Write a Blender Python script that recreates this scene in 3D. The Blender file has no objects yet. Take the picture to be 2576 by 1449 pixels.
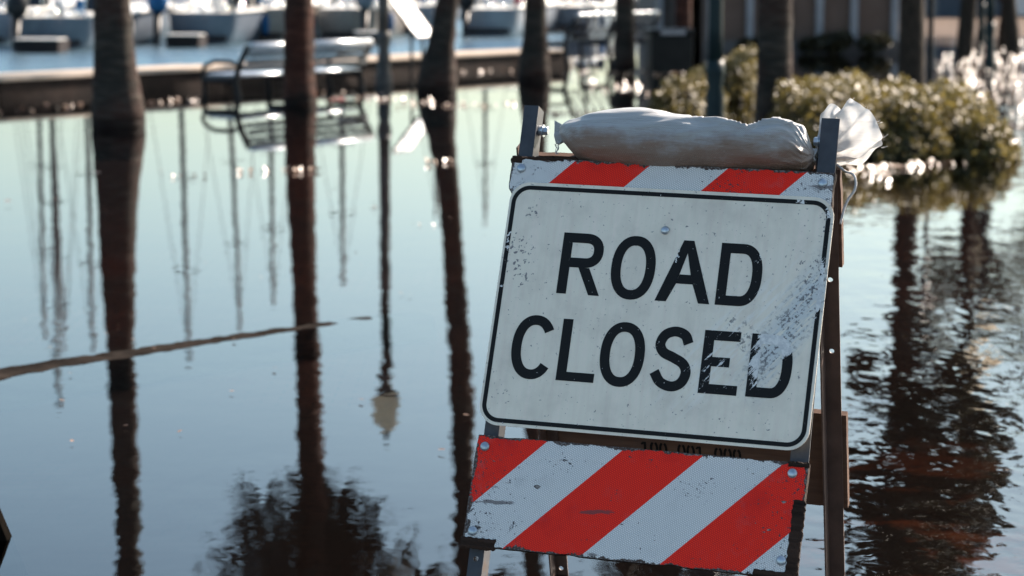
import bpy, math, random
import numpy as np
from mathutils import Matrix, Vector
random.seed(7); RNG = np.random.default_rng(7)
C = bpy.context.scene.collection
sc = bpy.context.scene
PI = math.pi

# ---------------------------------------------------------------- camera, sky, sun, exposure
CAM_H = 1.25; PITCH = math.radians(7.76); FPX = 9586.0
cam = bpy.data.cameras.new('camera'); cam.lens = FPX * 36.0 / 4096.0; cam.sensor_width = 36.0
cam.clip_start = 0.05; cam.clip_end = 2000
cam.dof.use_dof = True; cam.dof.focus_distance = 4.38; cam.dof.aperture_fstop = 5.3
co = bpy.data.objects.new('camera', cam); C.objects.link(co)
co.location = (0, 0, CAM_H); co.rotation_euler = (PI / 2 - PITCH, 0, 0)
sc.camera = co
SUN_AZ = math.radians(49); SUN_EL = math.radians(36)     # azimuth clockwise from +Y
w = bpy.data.worlds.new('World'); sc.world = w; w.use_nodes = True
nt = w.node_tree
sky = nt.nodes.new('ShaderNodeTexSky'); sky.sky_type = 'NISHITA'; sky.sun_disc = False
sky.sun_elevation = SUN_EL; sky.sun_rotation = SUN_AZ
sky.air_density = 1.0; sky.dust_density = 2.1; sky.ozone_density = 1.6
bg = nt.nodes['Background']; tint = nt.nodes.new('ShaderNodeMix'); tint.data_type = 'RGBA'; tint.blend_type = 'MULTIPLY'; tint.inputs[0].default_value = 1.0
tint.inputs[7].default_value = (0.88, 0.955, 0.915, 1)      # the colour cast of the day's air
nt.links.new(sky.outputs[0], tint.inputs[6]); nt.links.new(tint.outputs[2], bg.inputs[0]); bg.inputs[1].default_value = 0.083
sd = Vector((math.sin(SUN_AZ) * math.cos(SUN_EL), math.cos(SUN_AZ) * math.cos(SUN_EL), math.sin(SUN_EL)))
sl = bpy.data.lights.new('sun', 'SUN'); sl.energy = 5.0; sl.angle = math.radians(0.5); sl.color = (1.0, 0.86, 0.74)
so = bpy.data.objects.new('sun', sl); C.objects.link(so)
so.rotation_euler = sd.to_track_quat('Z', 'Y').to_euler()
so.location = (0, 0, 30)
vs = sc.view_settings; vs.view_transform = 'Standard'; vs.look = 'None'; vs.exposure = 1.72; vs.gamma = 1.0
vs.use_curve_mapping = False
sc.cycles.max_bounces = 8; sc.cycles.transparent_max_bounces = 12; sc.cycles.sample_clamp_indirect = 8.0
sc.cycles.use_denoising = True

def at(x, y, z=0.0):
    """point of the world at height z seen at photo position x, y (on a 2576 wide copy)"""
    a = (x - 1288) * 1.5901 / FPX; b = -(y - 724.5) * 1.5901 / FPX
    d = Vector((a, math.cos(PITCH) + b * math.sin(PITCH), -math.sin(PITCH) + b * math.cos(PITCH)))
    t = (z - CAM_H) / d.z
    return Vector((d.x * t, d.y * t, z))
def at_d(x, d, z=0.0):
    return Vector(((x - 1288) * 1.5901 / FPX * d * 0.995, d, z))

# ---------------------------------------------------------------- materials
def N(nt, t, **kw):
    n = nt.nodes.new(t)
    for k, v in kw.items():
        if k.startswith('i_'):
            n.inputs[int(k[2:]) if k[2:].isdigit() else k[2:].replace('_', ' ')].default_value = v
        else: setattr(n, k, v)
    return n
def newmat(name):
    m = bpy.data.materials.new(name); m.use_nodes = True
    nt = m.node_tree; b = nt.nodes['Principled BSDF']
    return m, nt, b, nt.links.new
def coords(nt, L, kind='Object', scale=(1, 1, 1), rot=(0, 0, 0)):
    tc = N(nt, 'ShaderNodeTexCoord'); mp = N(nt, 'ShaderNodeMapping')
    mp.inputs['Scale'].default_value = scale; mp.inputs['Rotation'].default_value = rot
    L(tc.outputs[kind], mp.inputs[0]); return mp.outputs[0]
def noise(nt, L, vec, scale, detail=4, rough=.6):
    n = N(nt, 'ShaderNodeTexNoise'); n.inputs['Scale'].default_value = scale
    n.inputs['Detail'].default_value = detail; n.inputs['Roughness'].default_value = rough
    L(vec, n.inputs['Vector']); return n.outputs['Fac']
def ramp(nt, L, fac, stops):
    r = N(nt, 'ShaderNodeValToRGB'); e = r.color_ramp.elements
    while len(e) < len(stops): e.new(.5)
    for k, (p, c) in enumerate(stops):
        e[k].position = p; e[k].color = (*c, 1) if len(c) == 3 else c
    L(fac, r.inputs[0]); return r.outputs[0]
def step(nt, L, fac, a, b):
    m = N(nt, 'ShaderNodeMapRange', clamp=True); m.inputs[1].default_value = a; m.inputs[2].default_value = b
    L(fac, m.inputs[0]); return m.outputs[0]
def math_(nt, L, op, a, b=None):
    m = N(nt, 'ShaderNodeMath', operation=op)
    for i, v in enumerate((a, b)):
        if v is None: continue
        if isinstance(v, (int, float)): m.inputs[i].default_value = v
        else: L(v, m.inputs[i])
    return m.outputs[0]
def mixc(nt, L, f, a, b, mode='MIX'):
    m = N(nt, 'ShaderNodeMix', data_type='RGBA', blend_type=mode)
    for i, v in ((0, f), (6, a), (7, b)):
        if isinstance(v, (int, float)): m.inputs[i].default_value = v
        elif isinstance(v, tuple): m.inputs[i].default_value = (*v, 1)
        else: L(v, m.inputs[i])
    return m.outputs[2]
def bump(nt, L, b, h, dist, strength=1.0):
    n = N(nt, 'ShaderNodeBump'); n.inputs['Strength'].default_value = strength; n.inputs['Distance'].default_value = dist
    L(h, n.inputs['Height']); L(n.outputs[0], b.inputs['Normal']); return n
def simple(name, c1, c2, scale=8, rough=.6, metal=0.0, bmp=0.0, detail=5, stretch=(1, 1, 1), coat=0):
    m, nt, b, L = newmat(name)
    v = coords(nt, L, scale=stretch); f = noise(nt, L, v, scale, detail)
    L(ramp(nt, L, f, [(.3, c1), (.7, c2)]), b.inputs['Base Color'])
    b.inputs['Roughness'].default_value = rough; b.inputs['Metallic'].default_value = metal
    b.inputs['Coat Weight'].default_value = coat
    if rough > .34 and not coat: b.inputs['Specular IOR Level'].default_value = .5 if metal else .12
    if bmp: bump(nt, L, b, f, bmp)
    return m

def water_mat(name, calm):
    m, nt, b, L = newmat(name); nt.nodes.remove(b)
    out = nt.nodes['Material Output']
    v = coords(nt, L)
    sx = N(nt, 'ShaderNodeSeparateXYZ'); L(v, sx.inputs[0])
    v1 = coords(nt, L, scale=(1, .55, 1))
    n1 = noise(nt, L, v1, 7.0, 2, .5); n2 = noise(nt, L, v1, 1.1, 2, .5)
    n3 = noise(nt, L, v1, 26.0, 1, .5)
    if calm:
        # lively area: near right and far right, calm on the left
        q = math_(nt, L, 'SUBTRACT', sx.outputs[0], math_(nt, L, 'MULTIPLY', sx.outputs[1], .055))
        right = step(nt, L, q, -.05, 1.0)
        near = step(nt, L, sx.outputs[1], 13.0, 5.0)
        nr = math_(nt, L, 'MULTIPLY', right, near)
        far = math_(nt, L, 'MULTIPLY', step(nt, L, math_(nt, L, 'SUBTRACT', sx.outputs[0], math_(nt, L, 'MULTIPLY', sx.outputs[1], .17)), -.2, .5), step(nt, L, sx.outputs[1], 12, 17))
        patch = step(nt, L, noise(nt, L, v, .35, 2), .35, .65)
        amp = math_(nt, L, 'ADD', .0004, math_(nt, L, 'ADD', math_(nt, L, 'MULTIPLY', right, .0006),
              math_(nt, L, 'ADD', math_(nt, L, 'MULTIPLY', nr, .0042), math_(nt, L, 'MULTIPLY', far, .012))))
        amp = math_(nt, L, 'ADD', amp, math_(nt, L, 'MULTIPLY', math_(nt, L, 'MULTIPLY', patch, near), .0008))
        h = math_(nt, L, 'ADD', n1, math_(nt, L, 'ADD', math_(nt, L, 'MULTIPLY', n2, 1.6), math_(nt, L, 'MULTIPLY', n3, .12)))
    else:
        amp = .06
        h = math_(nt, L, 'ADD', math_(nt, L, 'MULTIPLY', n1, .35), n2)
    bp = N(nt, 'ShaderNodeBump'); bp.inputs['Strength'].default_value = 1.0
    if isinstance(amp, float): bp.inputs['Distance'].default_value = amp
    else: L(amp, bp.inputs['Distance'])
    L(h, bp.inputs['Height'])
    fr = N(nt, 'ShaderNodeFresnel'); fr.inputs[0].default_value = 1.33 if calm else 1.16; L(bp.outputs[0], fr.inputs['Normal'])
    gl = N(nt, 'ShaderNodeBsdfGlossy'); gl.inputs['Roughness'].default_value = 0.0 if calm else .22; L(bp.outputs[0], gl.inputs['Normal'])
    gl.inputs['Color'].default_value = (.97, .985, 1, 1) if calm else (.50, .60, .68, 1)
    if calm:
        tr = N(nt, 'ShaderNodeBsdfTransparent'); tr.inputs[0].default_value = (.82, .66, .54, 1)
    else:
        tr = N(nt, 'ShaderNodeBsdfDiffuse'); tr.inputs[0].default_value = (.05, .10, .13, 1)
    mx = N(nt, 'ShaderNodeMixShader'); L(fr.outputs[0], mx.inputs[0]); L(tr.outputs[0], mx.inputs[1]); L(gl.outputs[0], mx.inputs[2])
    L(mx.outputs[0], out.inputs[0]); return m
M = {}
M['flood'] = water_mat('flood_water', True)
M['bay'] = water_mat('bay_water', False)

def ground_mat():
    m, nt, b, L = newmat('brick_road_under_mud')
    v = coords(nt, L)
    br = N(nt, 'ShaderNodeTexBrick'); br.inputs['Scale'].default_value = 4.5
    br.inputs['Color1'].default_value = (.16, .036, .014, 1); br.inputs['Color2'].default_value = (.12, .026, .010, 1)
    br.inputs['Mortar'].default_value = (.012, .008, .006, 1); L(v, br.inputs['Vector'])
    n = noise(nt, L, v, .9, 5); n2 = noise(nt, L, v, 9, 4)
    mud = ramp(nt, L, n2, [(.3, (.05, .015, .007)), (.7, (.09, .025, .010))])
    c = mixc(nt, L, step(nt, L, n, .42, .62), mud, br.outputs['Color'])
    sx = N(nt, 'ShaderNodeSeparateXYZ'); L(v, sx.inputs[0])
    # drift of orange leaf litter lying on the road by the barricade
    near_dark = math_(nt, L, 'MULTIPLY', step(nt, L, math_(nt, L, 'ADD', sx.outputs[1], math_(nt, L, 'MULTIPLY', n, 4)), 12.5, 8.5), .88)      # ground colour darker over the near part
    c = mixc(nt, L, near_dark, c, (.010, .006, .005))
    near = math_(nt, L, 'MULTIPLY', step(nt, L, sx.outputs[0], .25, .7), step(nt, L, sx.outputs[1], 7.0, 5.2))
    lf = math_(nt, L, 'MULTIPLY', near, step(nt, L, noise(nt, L, v, 3.2, 6, .65), .50, .60))
    c = mixc(nt, L, lf, c, (.42, .10, .025))
    L(c, b.inputs['Base Color']); b.inputs['Roughness'].default_value = .8
    return m
M['ground'] = ground_mat()
M['land'] = simple('leaf_strewn_land', (.035, .024, .016), (.12, .075, .05), 6, .75, bmp=.02)
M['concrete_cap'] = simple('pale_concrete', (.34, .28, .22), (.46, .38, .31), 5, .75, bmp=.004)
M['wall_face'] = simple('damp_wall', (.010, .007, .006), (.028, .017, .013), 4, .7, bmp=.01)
M['kerb'] = simple('wet_kerb', (.008, .0075, .007), (.028, .023, .020), 9, .9, bmp=.012, detail=8)
M['kerb'].node_tree.nodes['Principled BSDF'].inputs['Specular IOR Level'].default_value = 0
def bark_mat(name, a, b_, c_):
    m, nt, b, L = newmat(name); P = coords(nt, L)
    big = noise(nt, L, P, 2.2, 3); ring = N(nt, 'ShaderNodeTexNoise'); ring.inputs['Scale'].default_value = 5; ring.inputs['Detail'].default_value = 7
    L(coords(nt, L, scale=(1.2, 1.2, 5)), ring.inputs['Vector'])
    c = mixc(nt, L, step(nt, L, big, .42, .60), a, b_)
    c = mixc(nt, L, math_(nt, L, 'MULTIPLY', step(nt, L, ring.outputs['Fac'], .45, .7), .8), c, c_)
    sx = N(nt, 'ShaderNodeSeparateXYZ'); L(P, sx.inputs[0])
    wet = step(nt, L, math_(nt, L, 'ADD', sx.outputs[2], math_(nt, L, 'MULTIPLY', big, -.12)), .03, -.01)   # soaked tide mark
    c = mixc(nt, L, math_(nt, L, 'MULTIPLY', wet, .7), c, (.006, .005, .004))
    L(c, b.inputs['Base Color']); b.inputs['Roughness'].default_value = .85; b.inputs['Specular IOR Level'].default_value = .12
    bump(nt, L, b, ring.outputs['Fac'], .03); return m
M['bark'] = bark_mat('grey_palm_bark', (.020, .019, .016), (.036, .018, .014), (.058, .048, .039))
M['bark_red'] = bark_mat('red_brown_palm_bark', (.036, .014, .010), (.022, .016, .013), (.085, .036, .024))
M['oak_bark'] = simple('dark_oak_bark', (.015, .012, .010), (.045, .035, .026), 16, .9, bmp=.02, stretch=(2, 2, .6))
M['black_metal'] = simple('black_enamel', (.012, .013, .014), (.03, .03, .032), 20, .35)
M['green_metal'] = simple('dark_green_enamel', (.008, .016, .018), (.014, .026, .028), 6, .4)
M['lamp_metal'] = simple('weathered_lamp_paint', (.05, .047, .043), (.10, .095, .088), 6, .45)
M['dark_slat'] = simple('dark_bench_slats', (.035, .04, .045), (.07, .075, .08), 12, .3)
M['slat'] = simple('sunlit_bench_slats', (.42, .44, .46), (.60, .62, .64), 12, .26, metal=.55, stretch=(1, 6, 6), coat=.5)  # pale base puts the sun's glare into the slat colour
M['chrome'] = simple('polished_steel', (.7, .7, .68), (.85, .84, .8), 5, .16, metal=1.0)
M['panel'] = simple('glossy_white_panel', (.86, .86, .85), (.9, .9, .9), 3, .3)
M['white_hull'] = simple('white_gelcoat', (.20, .225, .26), (.31, .33, .36), 2, .25)
M['grey_hull'] = simple('grey_blue_gelcoat', (.09, .11, .14), (.15, .17, .20), 2, .25)
M['tan_hull'] = simple('weathered_tan_gelcoat', (.17, .14, .12), (.27, .23, .20), 2, .3)
M['deck'] = simple('white_deck', (.55, .53, .50), (.72, .70, .66), 3, .3)
M['blue_canvas'] = simple('blue_canvas', (.01, .06, .15), (.015, .10, .24), 6, .6)
M['red_canvas'] = simple('faded_red_canvas', (.22, .03, .03), (.35, .05, .04), 6, .6)
M['dark_glass'] = simple('dark_glass', (.01, .012, .015), (.02, .025, .03), 4, .06)
M['antifoul'] = simple('dark_antifouling', (.01, .01, .012), (.03, .02, .018), 4, .6)
M['mast'] = simple('dull_mast_paint', (.035, .037, .04), (.06, .062, .066), 4, .6)
M['stucco'] = simple('beige_stucco', (.135, .09, .07), (.175, .122, .098), 2.5, .85, bmp=.002)
M['stucco_grey'] = simple('grey_stucco', (.10, .088, .08), (.14, .125, .115), 2.5, .85, bmp=.002)
M['trim'] = simple('grey_trim_paint', (.22, .22, .23), (.30, .30, .31), 3, .5)
M['roof'] = simple('dark_shingle', (.03, .028, .027), (.06, .055, .05), 9, .9)
M['plastic_black'] = simple('black_bin_plastic', (.008, .008, .008), (.016, .016, .015), 6, .4)
M['timber'] = simple('dark_wet_timber', (.003, .0027, .0024), (.007, .006, .005), 12, .9, stretch=(5, 5, 1))
M['timber'].node_tree.nodes['Principled BSDF'].inputs['Specular IOR Level'].default_value = 0

def glass_mat():
    m, nt, b, L = newmat('frosted_lamp_glass'); b.inputs['Base Color'].default_value = (.8, .74, .64, 1); b.inputs['Roughness'].default_value = .3
    t = N(nt, 'ShaderNodeBsdfTranslucent'); t.inputs[0].default_value = (.9, .82, .7, 1)
    mx = N(nt, 'ShaderNodeMixShader'); mx.inputs[0].default_value = .8
    L(b.outputs[0], mx.inputs[1]); L(t.outputs[0], mx.inputs[2]); L(mx.outputs[0], nt.nodes['Material Output'].inputs[0]); return m
M['lamp_glass'] = glass_mat()
def leaf_mat(name, c1, c2, rough=.35, trans=.35):
    m, nt, b, L = newmat(name)
    oi = N(nt, 'ShaderNodeNewGeometry'); v = coords(nt, L)
    f = math_(nt, L, 'ADD', math_(nt, L, 'MULTIPLY', oi.outputs['Random Per Island'], .7), math_(nt, L, 'MULTIPLY', noise(nt, L, v, 2.5, 2), .4))
    c = ramp(nt, L, f, [(.15, c1), (.9, c2)])
    L(c, b.inputs['Base Color']); b.inputs['Roughness'].default_value = rough
    t = N(nt, 'ShaderNodeBsdfTranslucent'); L(c, t.inputs[0])
    mx = N(nt, 'ShaderNodeMixShader'); mx.inputs[0].default_value = trans
    L(b.outputs[0], mx.inputs[1]); L(t.outputs[0], mx.inputs[2]); L(mx.outputs[0], nt.nodes['Material Output'].inputs[0])
    return m
M['hedge_leaf'] = leaf_mat('hedge_leaves', (.020, .019, .005), (.20, .155, .045), .5, .42)
M['oak_leaf'] = leaf_mat('oak_leaves', (.012, .014, .005), (.04, .034, .014), .45, .25)
M['pale_leaf'] = leaf_mat('grey_green_moss_leaves', (.06, .062, .04), (.13, .12, .08), .5, .3)
M['rust_leaf'] = leaf_mat('rust_leaves', (.12, .035, .015), (.25, .08, .03), .4, .4)
M['frond'] = leaf_mat('palm_fronds', (.004, .005, .002), (.011, .012, .005), .7, .03)
M['debris'] = leaf_mat('wet_floating_leaves', (.08, .040, .022), (.28, .165, .10), .34, .1)

def steel_mat():
    m, nt, b, L = newmat('galvanised_barricade_leg')
    v = coords(nt, L); n = noise(nt, L, v, 30, 6); n2 = noise(nt, L, v, 7, 4)
    c = ramp(nt, L, n, [(.3, (.028, .030, .036)), (.7, (.050, .053, .060))])
    rust = step(nt, L, math_(nt, L, 'ADD', math_(nt, L, 'MULTIPLY', n, .5), math_(nt, L, 'MULTIPLY', n2, .5)), .56, .64)
    c = mixc(nt, L, rust, c, (.06, .035, .025))
    L(c, b.inputs['Base Color']); b.inputs['Roughness'].default_value = .55; b.inputs['Metallic'].default_value = .25
    bump(nt, L, b, n, .0004); return m
M['steel'] = steel_mat()
M['rust_steel'] = simple('brown_stained_steel', (.05, .030, .024), (.105, .066, .052), 14, .6, metal=.15, bmp=.0004)
M['zinc'] = simple('zinc_bolt', (.30, .34, .38), (.50, .53, .56), 60, .3, metal=.7)

def board_mat(name, start):
    """diagonal reflective sheeting on a wooden board; the object axes x (along) and -z (down) are metres"""
    m, nt, b, L = newmat(name)
    tc = N(nt, 'ShaderNodeTexCoord'); P = tc.outputs['Object']
    sx = N(nt, 'ShaderNodeSeparateXYZ'); L(P, sx.inputs[0]); u = sx.outputs[0]; z = sx.outputs[2]
    cc = math_(nt, L, 'SUBTRACT', math_(nt, L, 'SUBTRACT', u, z), start - .2895 * 6)
    md = math_(nt, L, 'MODULO', cc, .2895)
    red = math_(nt, L, 'LESS_THAN', md, .1448)
    # honeycomb of the prismatic sheeting
    k = 2 * PI / .0034
    def wav(ax, az):
        return math_(nt, L, 'COSINE', math_(nt, L, 'ADD', math_(nt, L, 'MULTIPLY', u, k * ax), math_(nt, L, 'MULTIPLY', z, k * az)))
    hx = math_(nt, L, 'ADD', wav(1, 0), math_(nt, L, 'ADD', wav(.5, .866), wav(-.5, .866)))
    hex_ = step(nt, L, hx, -1.2, 1.6)
    white = mixc(nt, L, hex_, (.44, .435, .42), (.74, .735, .71))
    redc = mixc(nt, L, hex_, (.60, .005, .003), (.90, .036, .007))
    big = noise(nt, L, P, 9, 4)
    redc = mixc(nt, L, step(nt, L, big, .55, .8), redc, (.50, .006, .004))
    c = mixc(nt, L, red, white, redc)
    # wear along the cut edges, chips, grime
    n = noise(nt, L, P, 75, 6, .7); n2 = noise(nt, L, P, 230, 3, .6); n3 = noise(nt, L, P, 22, 5, .7)
    g = N(nt, 'ShaderNodeUVMap')
    uv = N(nt, 'ShaderNodeSeparateXYZ'); L(g.outputs[0], uv.inputs[0])     # uv = metres from the board's own corner
    us, vs_ = uv.outputs[0], uv.outputs[1]
    ex = math_(nt, L, 'MINIMUM', us, math_(nt, L, 'SUBTRACT', .61, us))
    ez = math_(nt, L, 'MINIMUM', vs_, math_(nt, L, 'SUBTRACT', .203, vs_))
    e = math_(nt, L, 'MINIMUM', math_(nt, L, 'MULTIPLY', ex, .8), ez)
    thr = math_(nt, L, 'ADD', math_(nt, L, 'MULTIPLY', step(nt, L, n3, .45, .75), .011), math_(nt, L, 'MULTIPLY', step(nt, L, n, .4, .7), .004))
    wear = math_(nt, L, 'LESS_THAN', e, thr)
    corner = math_(nt, L, 'MULTIPLY', step(nt, L, ex, .16, 0), 1)
    specks = math_(nt, L, 'GREATER_THAN', math_(nt, L, 'ADD', math_(nt, L, 'MULTIPLY', n2, .55), math_(nt, L, 'ADD', math_(nt, L, 'MULTIPLY', n, .45), math_(nt, L, 'MULTIPLY', math_(nt, L, 'MAXIMUM', corner, step(nt, L, noise(nt, L, P, 13, 2), .55, .68)), .075))), .635)
    grime = math_(nt, L, 'MULTIPLY', step(nt, L, n3, .55, .85), math_(nt, L, 'ADD', .18, math_(nt, L, 'MULTIPLY', corner, .5)))
    c = mixc(nt, L, grime, c, (.16, .15, .16))
    st = N(nt, 'ShaderNodeTexNoise'); st.inputs['Scale'].default_value = 26; st.inputs['Detail'].default_value = 5
    L(coords(nt, L, scale=(.35, 1, 1.6), rot=(0, -.15, 0)), st.inputs['Vector'])
    scuff = step(nt, L, st.outputs['Fac'], .66, .69)
    c = mixc(nt, L, math_(nt, L, 'MULTIPLY', scuff, .75), c, (.07, .05, .05))
    c = mixc(nt, L, specks, c, (.045, .04, .045))
    ch = N(nt, 'ShaderNodeTexNoise'); ch.inputs['Scale'].default_value = 55; ch.inputs['Detail'].default_value = 3; ch.inputs['Roughness'].default_value = .5
    L(coords(nt, L, scale=(.55, 1, 1), rot=(0, .5, 0)), ch.inputs['Vector'])
    chp = math_(nt, L, 'GREATER_THAN', math_(nt, L, 'ADD', ch.outputs['Fac'], math_(nt, L, 'MULTIPLY', corner, .05)), .712)
    c = mixc(nt, L, chp, c, mixc(nt, L, step(nt, L, n2, .45, .6), (.05, .04, .038), (.26, .24, .22)))
    wood = ramp(nt, L, n, [(.35, (.020, .013, .010)), (.65, (.085, .055, .043))])
    peel = step(nt, L, n2, .5, .62)
    c = mixc(nt, L, wear, c, mixc(nt, L, math_(nt, L, 'MULTIPLY', peel, .55), wood, (.3, .29, .28)))
    L(c, b.inputs['Base Color']); b.inputs['Roughness'].default_value = .38
    b.inputs['Specular IOR Level'].default_value = .2
    bump(nt, L, b, math_(nt, L, 'SUBTRACT', math_(nt, L, 'MULTIPLY', hex_, .12), math_(nt, L, 'MULTIPLY', wear, 1.0)), .0012)
    return m
M['stripes_up'] = board_mat('striped_sheeting_top', .125)
M['stripes_low'] = board_mat('striped_sheeting_bottom', .8205)
def wood_mat(name, c1, c2, c3=(.07, .055, .05)):
    m, nt, b, L = newmat(name)
    v = coords(nt, L, scale=(1, 8, 14)); n = noise(nt, L, v, 4, 8, .65); v2 = coords(nt, L)
    n2 = noise(nt, L, v2, 9, 4)
    c = mixc(nt, L, math_(nt, L, 'MULTIPLY', step(nt, L, n2, .4, .8), .5), ramp(nt, L, n, [(.3, c1), (.7, c2)]), c3)
    L(c, b.inputs['Base Color']); b.inputs['Roughness'].default_value = .75; bump(nt, L, b, n, .0025); return m
M['wood'] = wood_mat('weathered_board_wood', (.062, .034, .023), (.125, .074, .052))
M['rot_wood'] = wood_mat('rotten_dark_wood', (.004, .003, .002), (.060, .034, .024), (.012, .008, .006))
for q_ in ('rot_wood', 'wood'): M[q_].node_tree.nodes['Principled BSDF'].inputs['Specular IOR Level'].default_value = .1

def sign_common(nt, L):
    tc = N(nt, 'ShaderNodeTexCoord'); P = tc.outputs['Object']
    sx = N(nt, 'ShaderNodeSeparateXYZ'); L(P, sx.inputs[0])
    a = sx.outputs[0]; b = math_(nt, L, 'MULTIPLY', sx.outputs[2], -1)
    # main gouge: axis from (.605,.15) to (.455,.33)
    dx, dy = -.64, .768
    da = math_(nt, L, 'SUBTRACT', a, .605); db = math_(nt, L, 'SUBTRACT', b, .15)
    t = math_(nt, L, 'ADD', math_(nt, L, 'MULTIPLY', da, dx), math_(nt, L, 'MULTIPLY', db, dy))
    s = math_(nt, L, 'ADD', math_(nt, L, 'MULTIPLY', da, dy), math_(nt, L, 'MULTIPLY', db, -dx))
    # width grows in the middle
    wid = math_(nt, L, 'MULTIPLY', step(nt, L, t, -.06, .03), step(nt, L, t, .26, .165))
    sa = math_(nt, L, 'ABSOLUTE', math_(nt, L, 'SUBTRACT', math_(nt, L, 'ADD', s, .004), math_(nt, L, 'MULTIPLY', t, .20)))
    core = math_(nt, L, 'MULTIPLY', wid, step(nt, L, sa, .048, .012))
    cm = N(nt, 'ShaderNodeCombineXYZ'); L(math_(nt, L, 'MULTIPLY', t, 9), cm.inputs[0]); L(math_(nt, L, 'MULTIPLY', s, 110), cm.inputs[1])
    streak = math_(nt, L, 'ADD', math_(nt, L, 'MULTIPLY', noise(nt, L, cm.outputs[0], 1.0, 8, .72), .82), math_(nt, L, 'MULTIPLY', noise(nt, L, P, 38, 4, .7), .18))
    wide = math_(nt, L, 'MULTIPLY', math_(nt, L, 'MULTIPLY', step(nt, L, t, -.05, .1), step(nt, L, t, .40, .25)), step(nt, L, math_(nt, L, 'ABSOLUTE', math_(nt, L, 'ADD', s, .035)), .085, .02))
    def spot(ca, cb, ra, rb):
        x = math_(nt, L, 'DIVIDE', math_(nt, L, 'SUBTRACT', a, ca), ra); y = math_(nt, L, 'DIVIDE', math_(nt, L, 'SUBTRACT', b, cb), rb)
        r = math_(nt, L, 'ADD', math_(nt, L, 'MULTIPLY', x, x), math_(nt, L, 'MULTIPLY', y, y))
        return step(nt, L, r, 1.0, .2)
    chip_n = noise(nt, L, P, 150, 5, .65)
    return P, a, b, core, wide, streak, spot, chip_n
def mx_(nt, L, *v):
    r = v[0]
    for q in v[1:]: r = math_(nt, L, 'MAXIMUM', r, q)
    return r
def sign_face_mat():
    m, nt, bs, L = newmat('white_sign_sheeting')
    P, a, b, core, wide, streak, spot, cn = sign_common(nt, L)
    v = coords(nt, L, scale=(1, 1, .06)); st = noise(nt, L, v, 95, 3, .6)
    c = ramp(nt, L, st, [(.3, (.70, .61, .50)), (.5, (.72, .655, .53)), (.7, (.755, .665, .55))])
    fine = noise(nt, L, P, 14, 6); c = mixc(nt, L, math_(nt, L, 'MULTIPLY', step(nt, L, fine, .45, .8), .42), c, (.36, .30, .25))
    # pale scuffs and bluish scrapes following the gouge
    sc1 = math_(nt, L, 'MULTIPLY', step(nt, L, streak, .47, .60), mx_(nt, L, math_(nt, L, 'MULTIPLY', wide, .65), core))
    c = mixc(nt, L, sc1, c, (.74, .73, .68))
    bl = math_(nt, L, 'MULTIPLY', core, step(nt, L, streak, .40, .48))
    c = mixc(nt, L, math_(nt, L, 'MULTIPLY', bl, .8), c, (.47, .50, .50))
    dk = math_(nt, L, 'MULTIPLY', mx_(nt, L, core, math_(nt, L, 'MULTIPLY', spot(.472, .262, .018, .035), .9), math_(nt, L, 'MULTIPLY', spot(.445, .24, .012, .02), .9)),
               step(nt, L, math_(nt, L, 'ADD', math_(nt, L, 'MULTIPLY', streak, .5), math_(nt, L, 'MULTIPLY', cn, .5)), .515, .555))
    c = mixc(nt, L, math_(nt, L, 'MULTIPLY', dk, .85), c, (.06, .05, .05))
    region = mx_(nt, L, spot(.035, .14, .035, .05), spot(.575, .135, .03, .03), spot(.60, .175, .03, .03), spot(.05, .06, .02, .02), spot(.05, .185, .025, .02), spot(.60, .05, .02, .05))
    sp = math_(nt, L, 'GREATER_THAN', math_(nt, L, 'ADD', cn, math_(nt, L, 'MULTIPLY', region, .09)), .665)
    c = mixc(nt, L, math_(nt, L, 'MULTIPLY', sp, .85), c, (.09, .085, .10))
    # thin dust scratches
    v3 = coords(nt, L, scale=(90, 1, 7), rot=(0, .55, 0)); n3 = noise(nt, L, v3, 1.3, 3)
    c = mixc(nt, L, math_(nt, L, 'MULTIPLY', step(nt, L, n3, .70, .76), .35), c, (.62, .64, .64))
    L(c, bs.inputs['Base Color']); bs.inputs['Roughness'].default_value = .42
    bump(nt, L, bs, math_(nt, L, 'SUBTRACT', math_(nt, L, 'MULTIPLY', st, .1), math_(nt, L, 'MULTIPLY', core, streak)), .0009)
    return m
def sign_ink_mat():
    m, nt, bs, L = newmat('black_sign_ink')
    P, a, b, core, wide, streak, spot, cn = sign_common(nt, L)
    mix = math_(nt, L, 'ADD', math_(nt, L, 'MULTIPLY', streak, .84), math_(nt, L, 'MULTIPLY', cn, .16))
    k = mx_(nt, L, math_(nt, L, 'MULTIPLY', core, 1.0), math_(nt, L, 'MULTIPLY', wide, .35))
    lost = math_(nt, L, 'GREATER_THAN', math_(nt, L, 'ADD', mix, math_(nt, L, 'MULTIPLY', k, .30)), .66)
    region = mx_(nt, L, spot(.014, .112, .014, .03), spot(.330, .118, .010, .022), spot(.485, .12, .012, .02), spot(.600, .145, .02, .04), spot(.600, .028, .016, .022), spot(.29, .015, .006, .006), spot(.545, .01, .01, .01), spot(.602, .185, .015, .02), spot(.43, .30, .012, .012), spot(.008, .20, .01, .008))
    chips = math_(nt, L, 'GREATER_THAN', math_(nt, L, 'ADD', cn, math_(nt, L, 'MULTIPLY', region, .19)), .70)
    f = mx_(nt, L, lost, chips)
    c = mixc(nt, L, f, (.0085, .0080, .0075), mixc(nt, L, step(nt, L, cn, .4, .6), (.50, .50, .49), (.66, .65, .62)))
    L(c, bs.inputs['Base Color']); bs.inputs['Roughness'].default_value = .5; bs.inputs['Specular IOR Level'].default_value = .16
    return m
M['sign_face'] = sign_face_mat(); M['sign_ink'] = sign_ink_mat()
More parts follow.
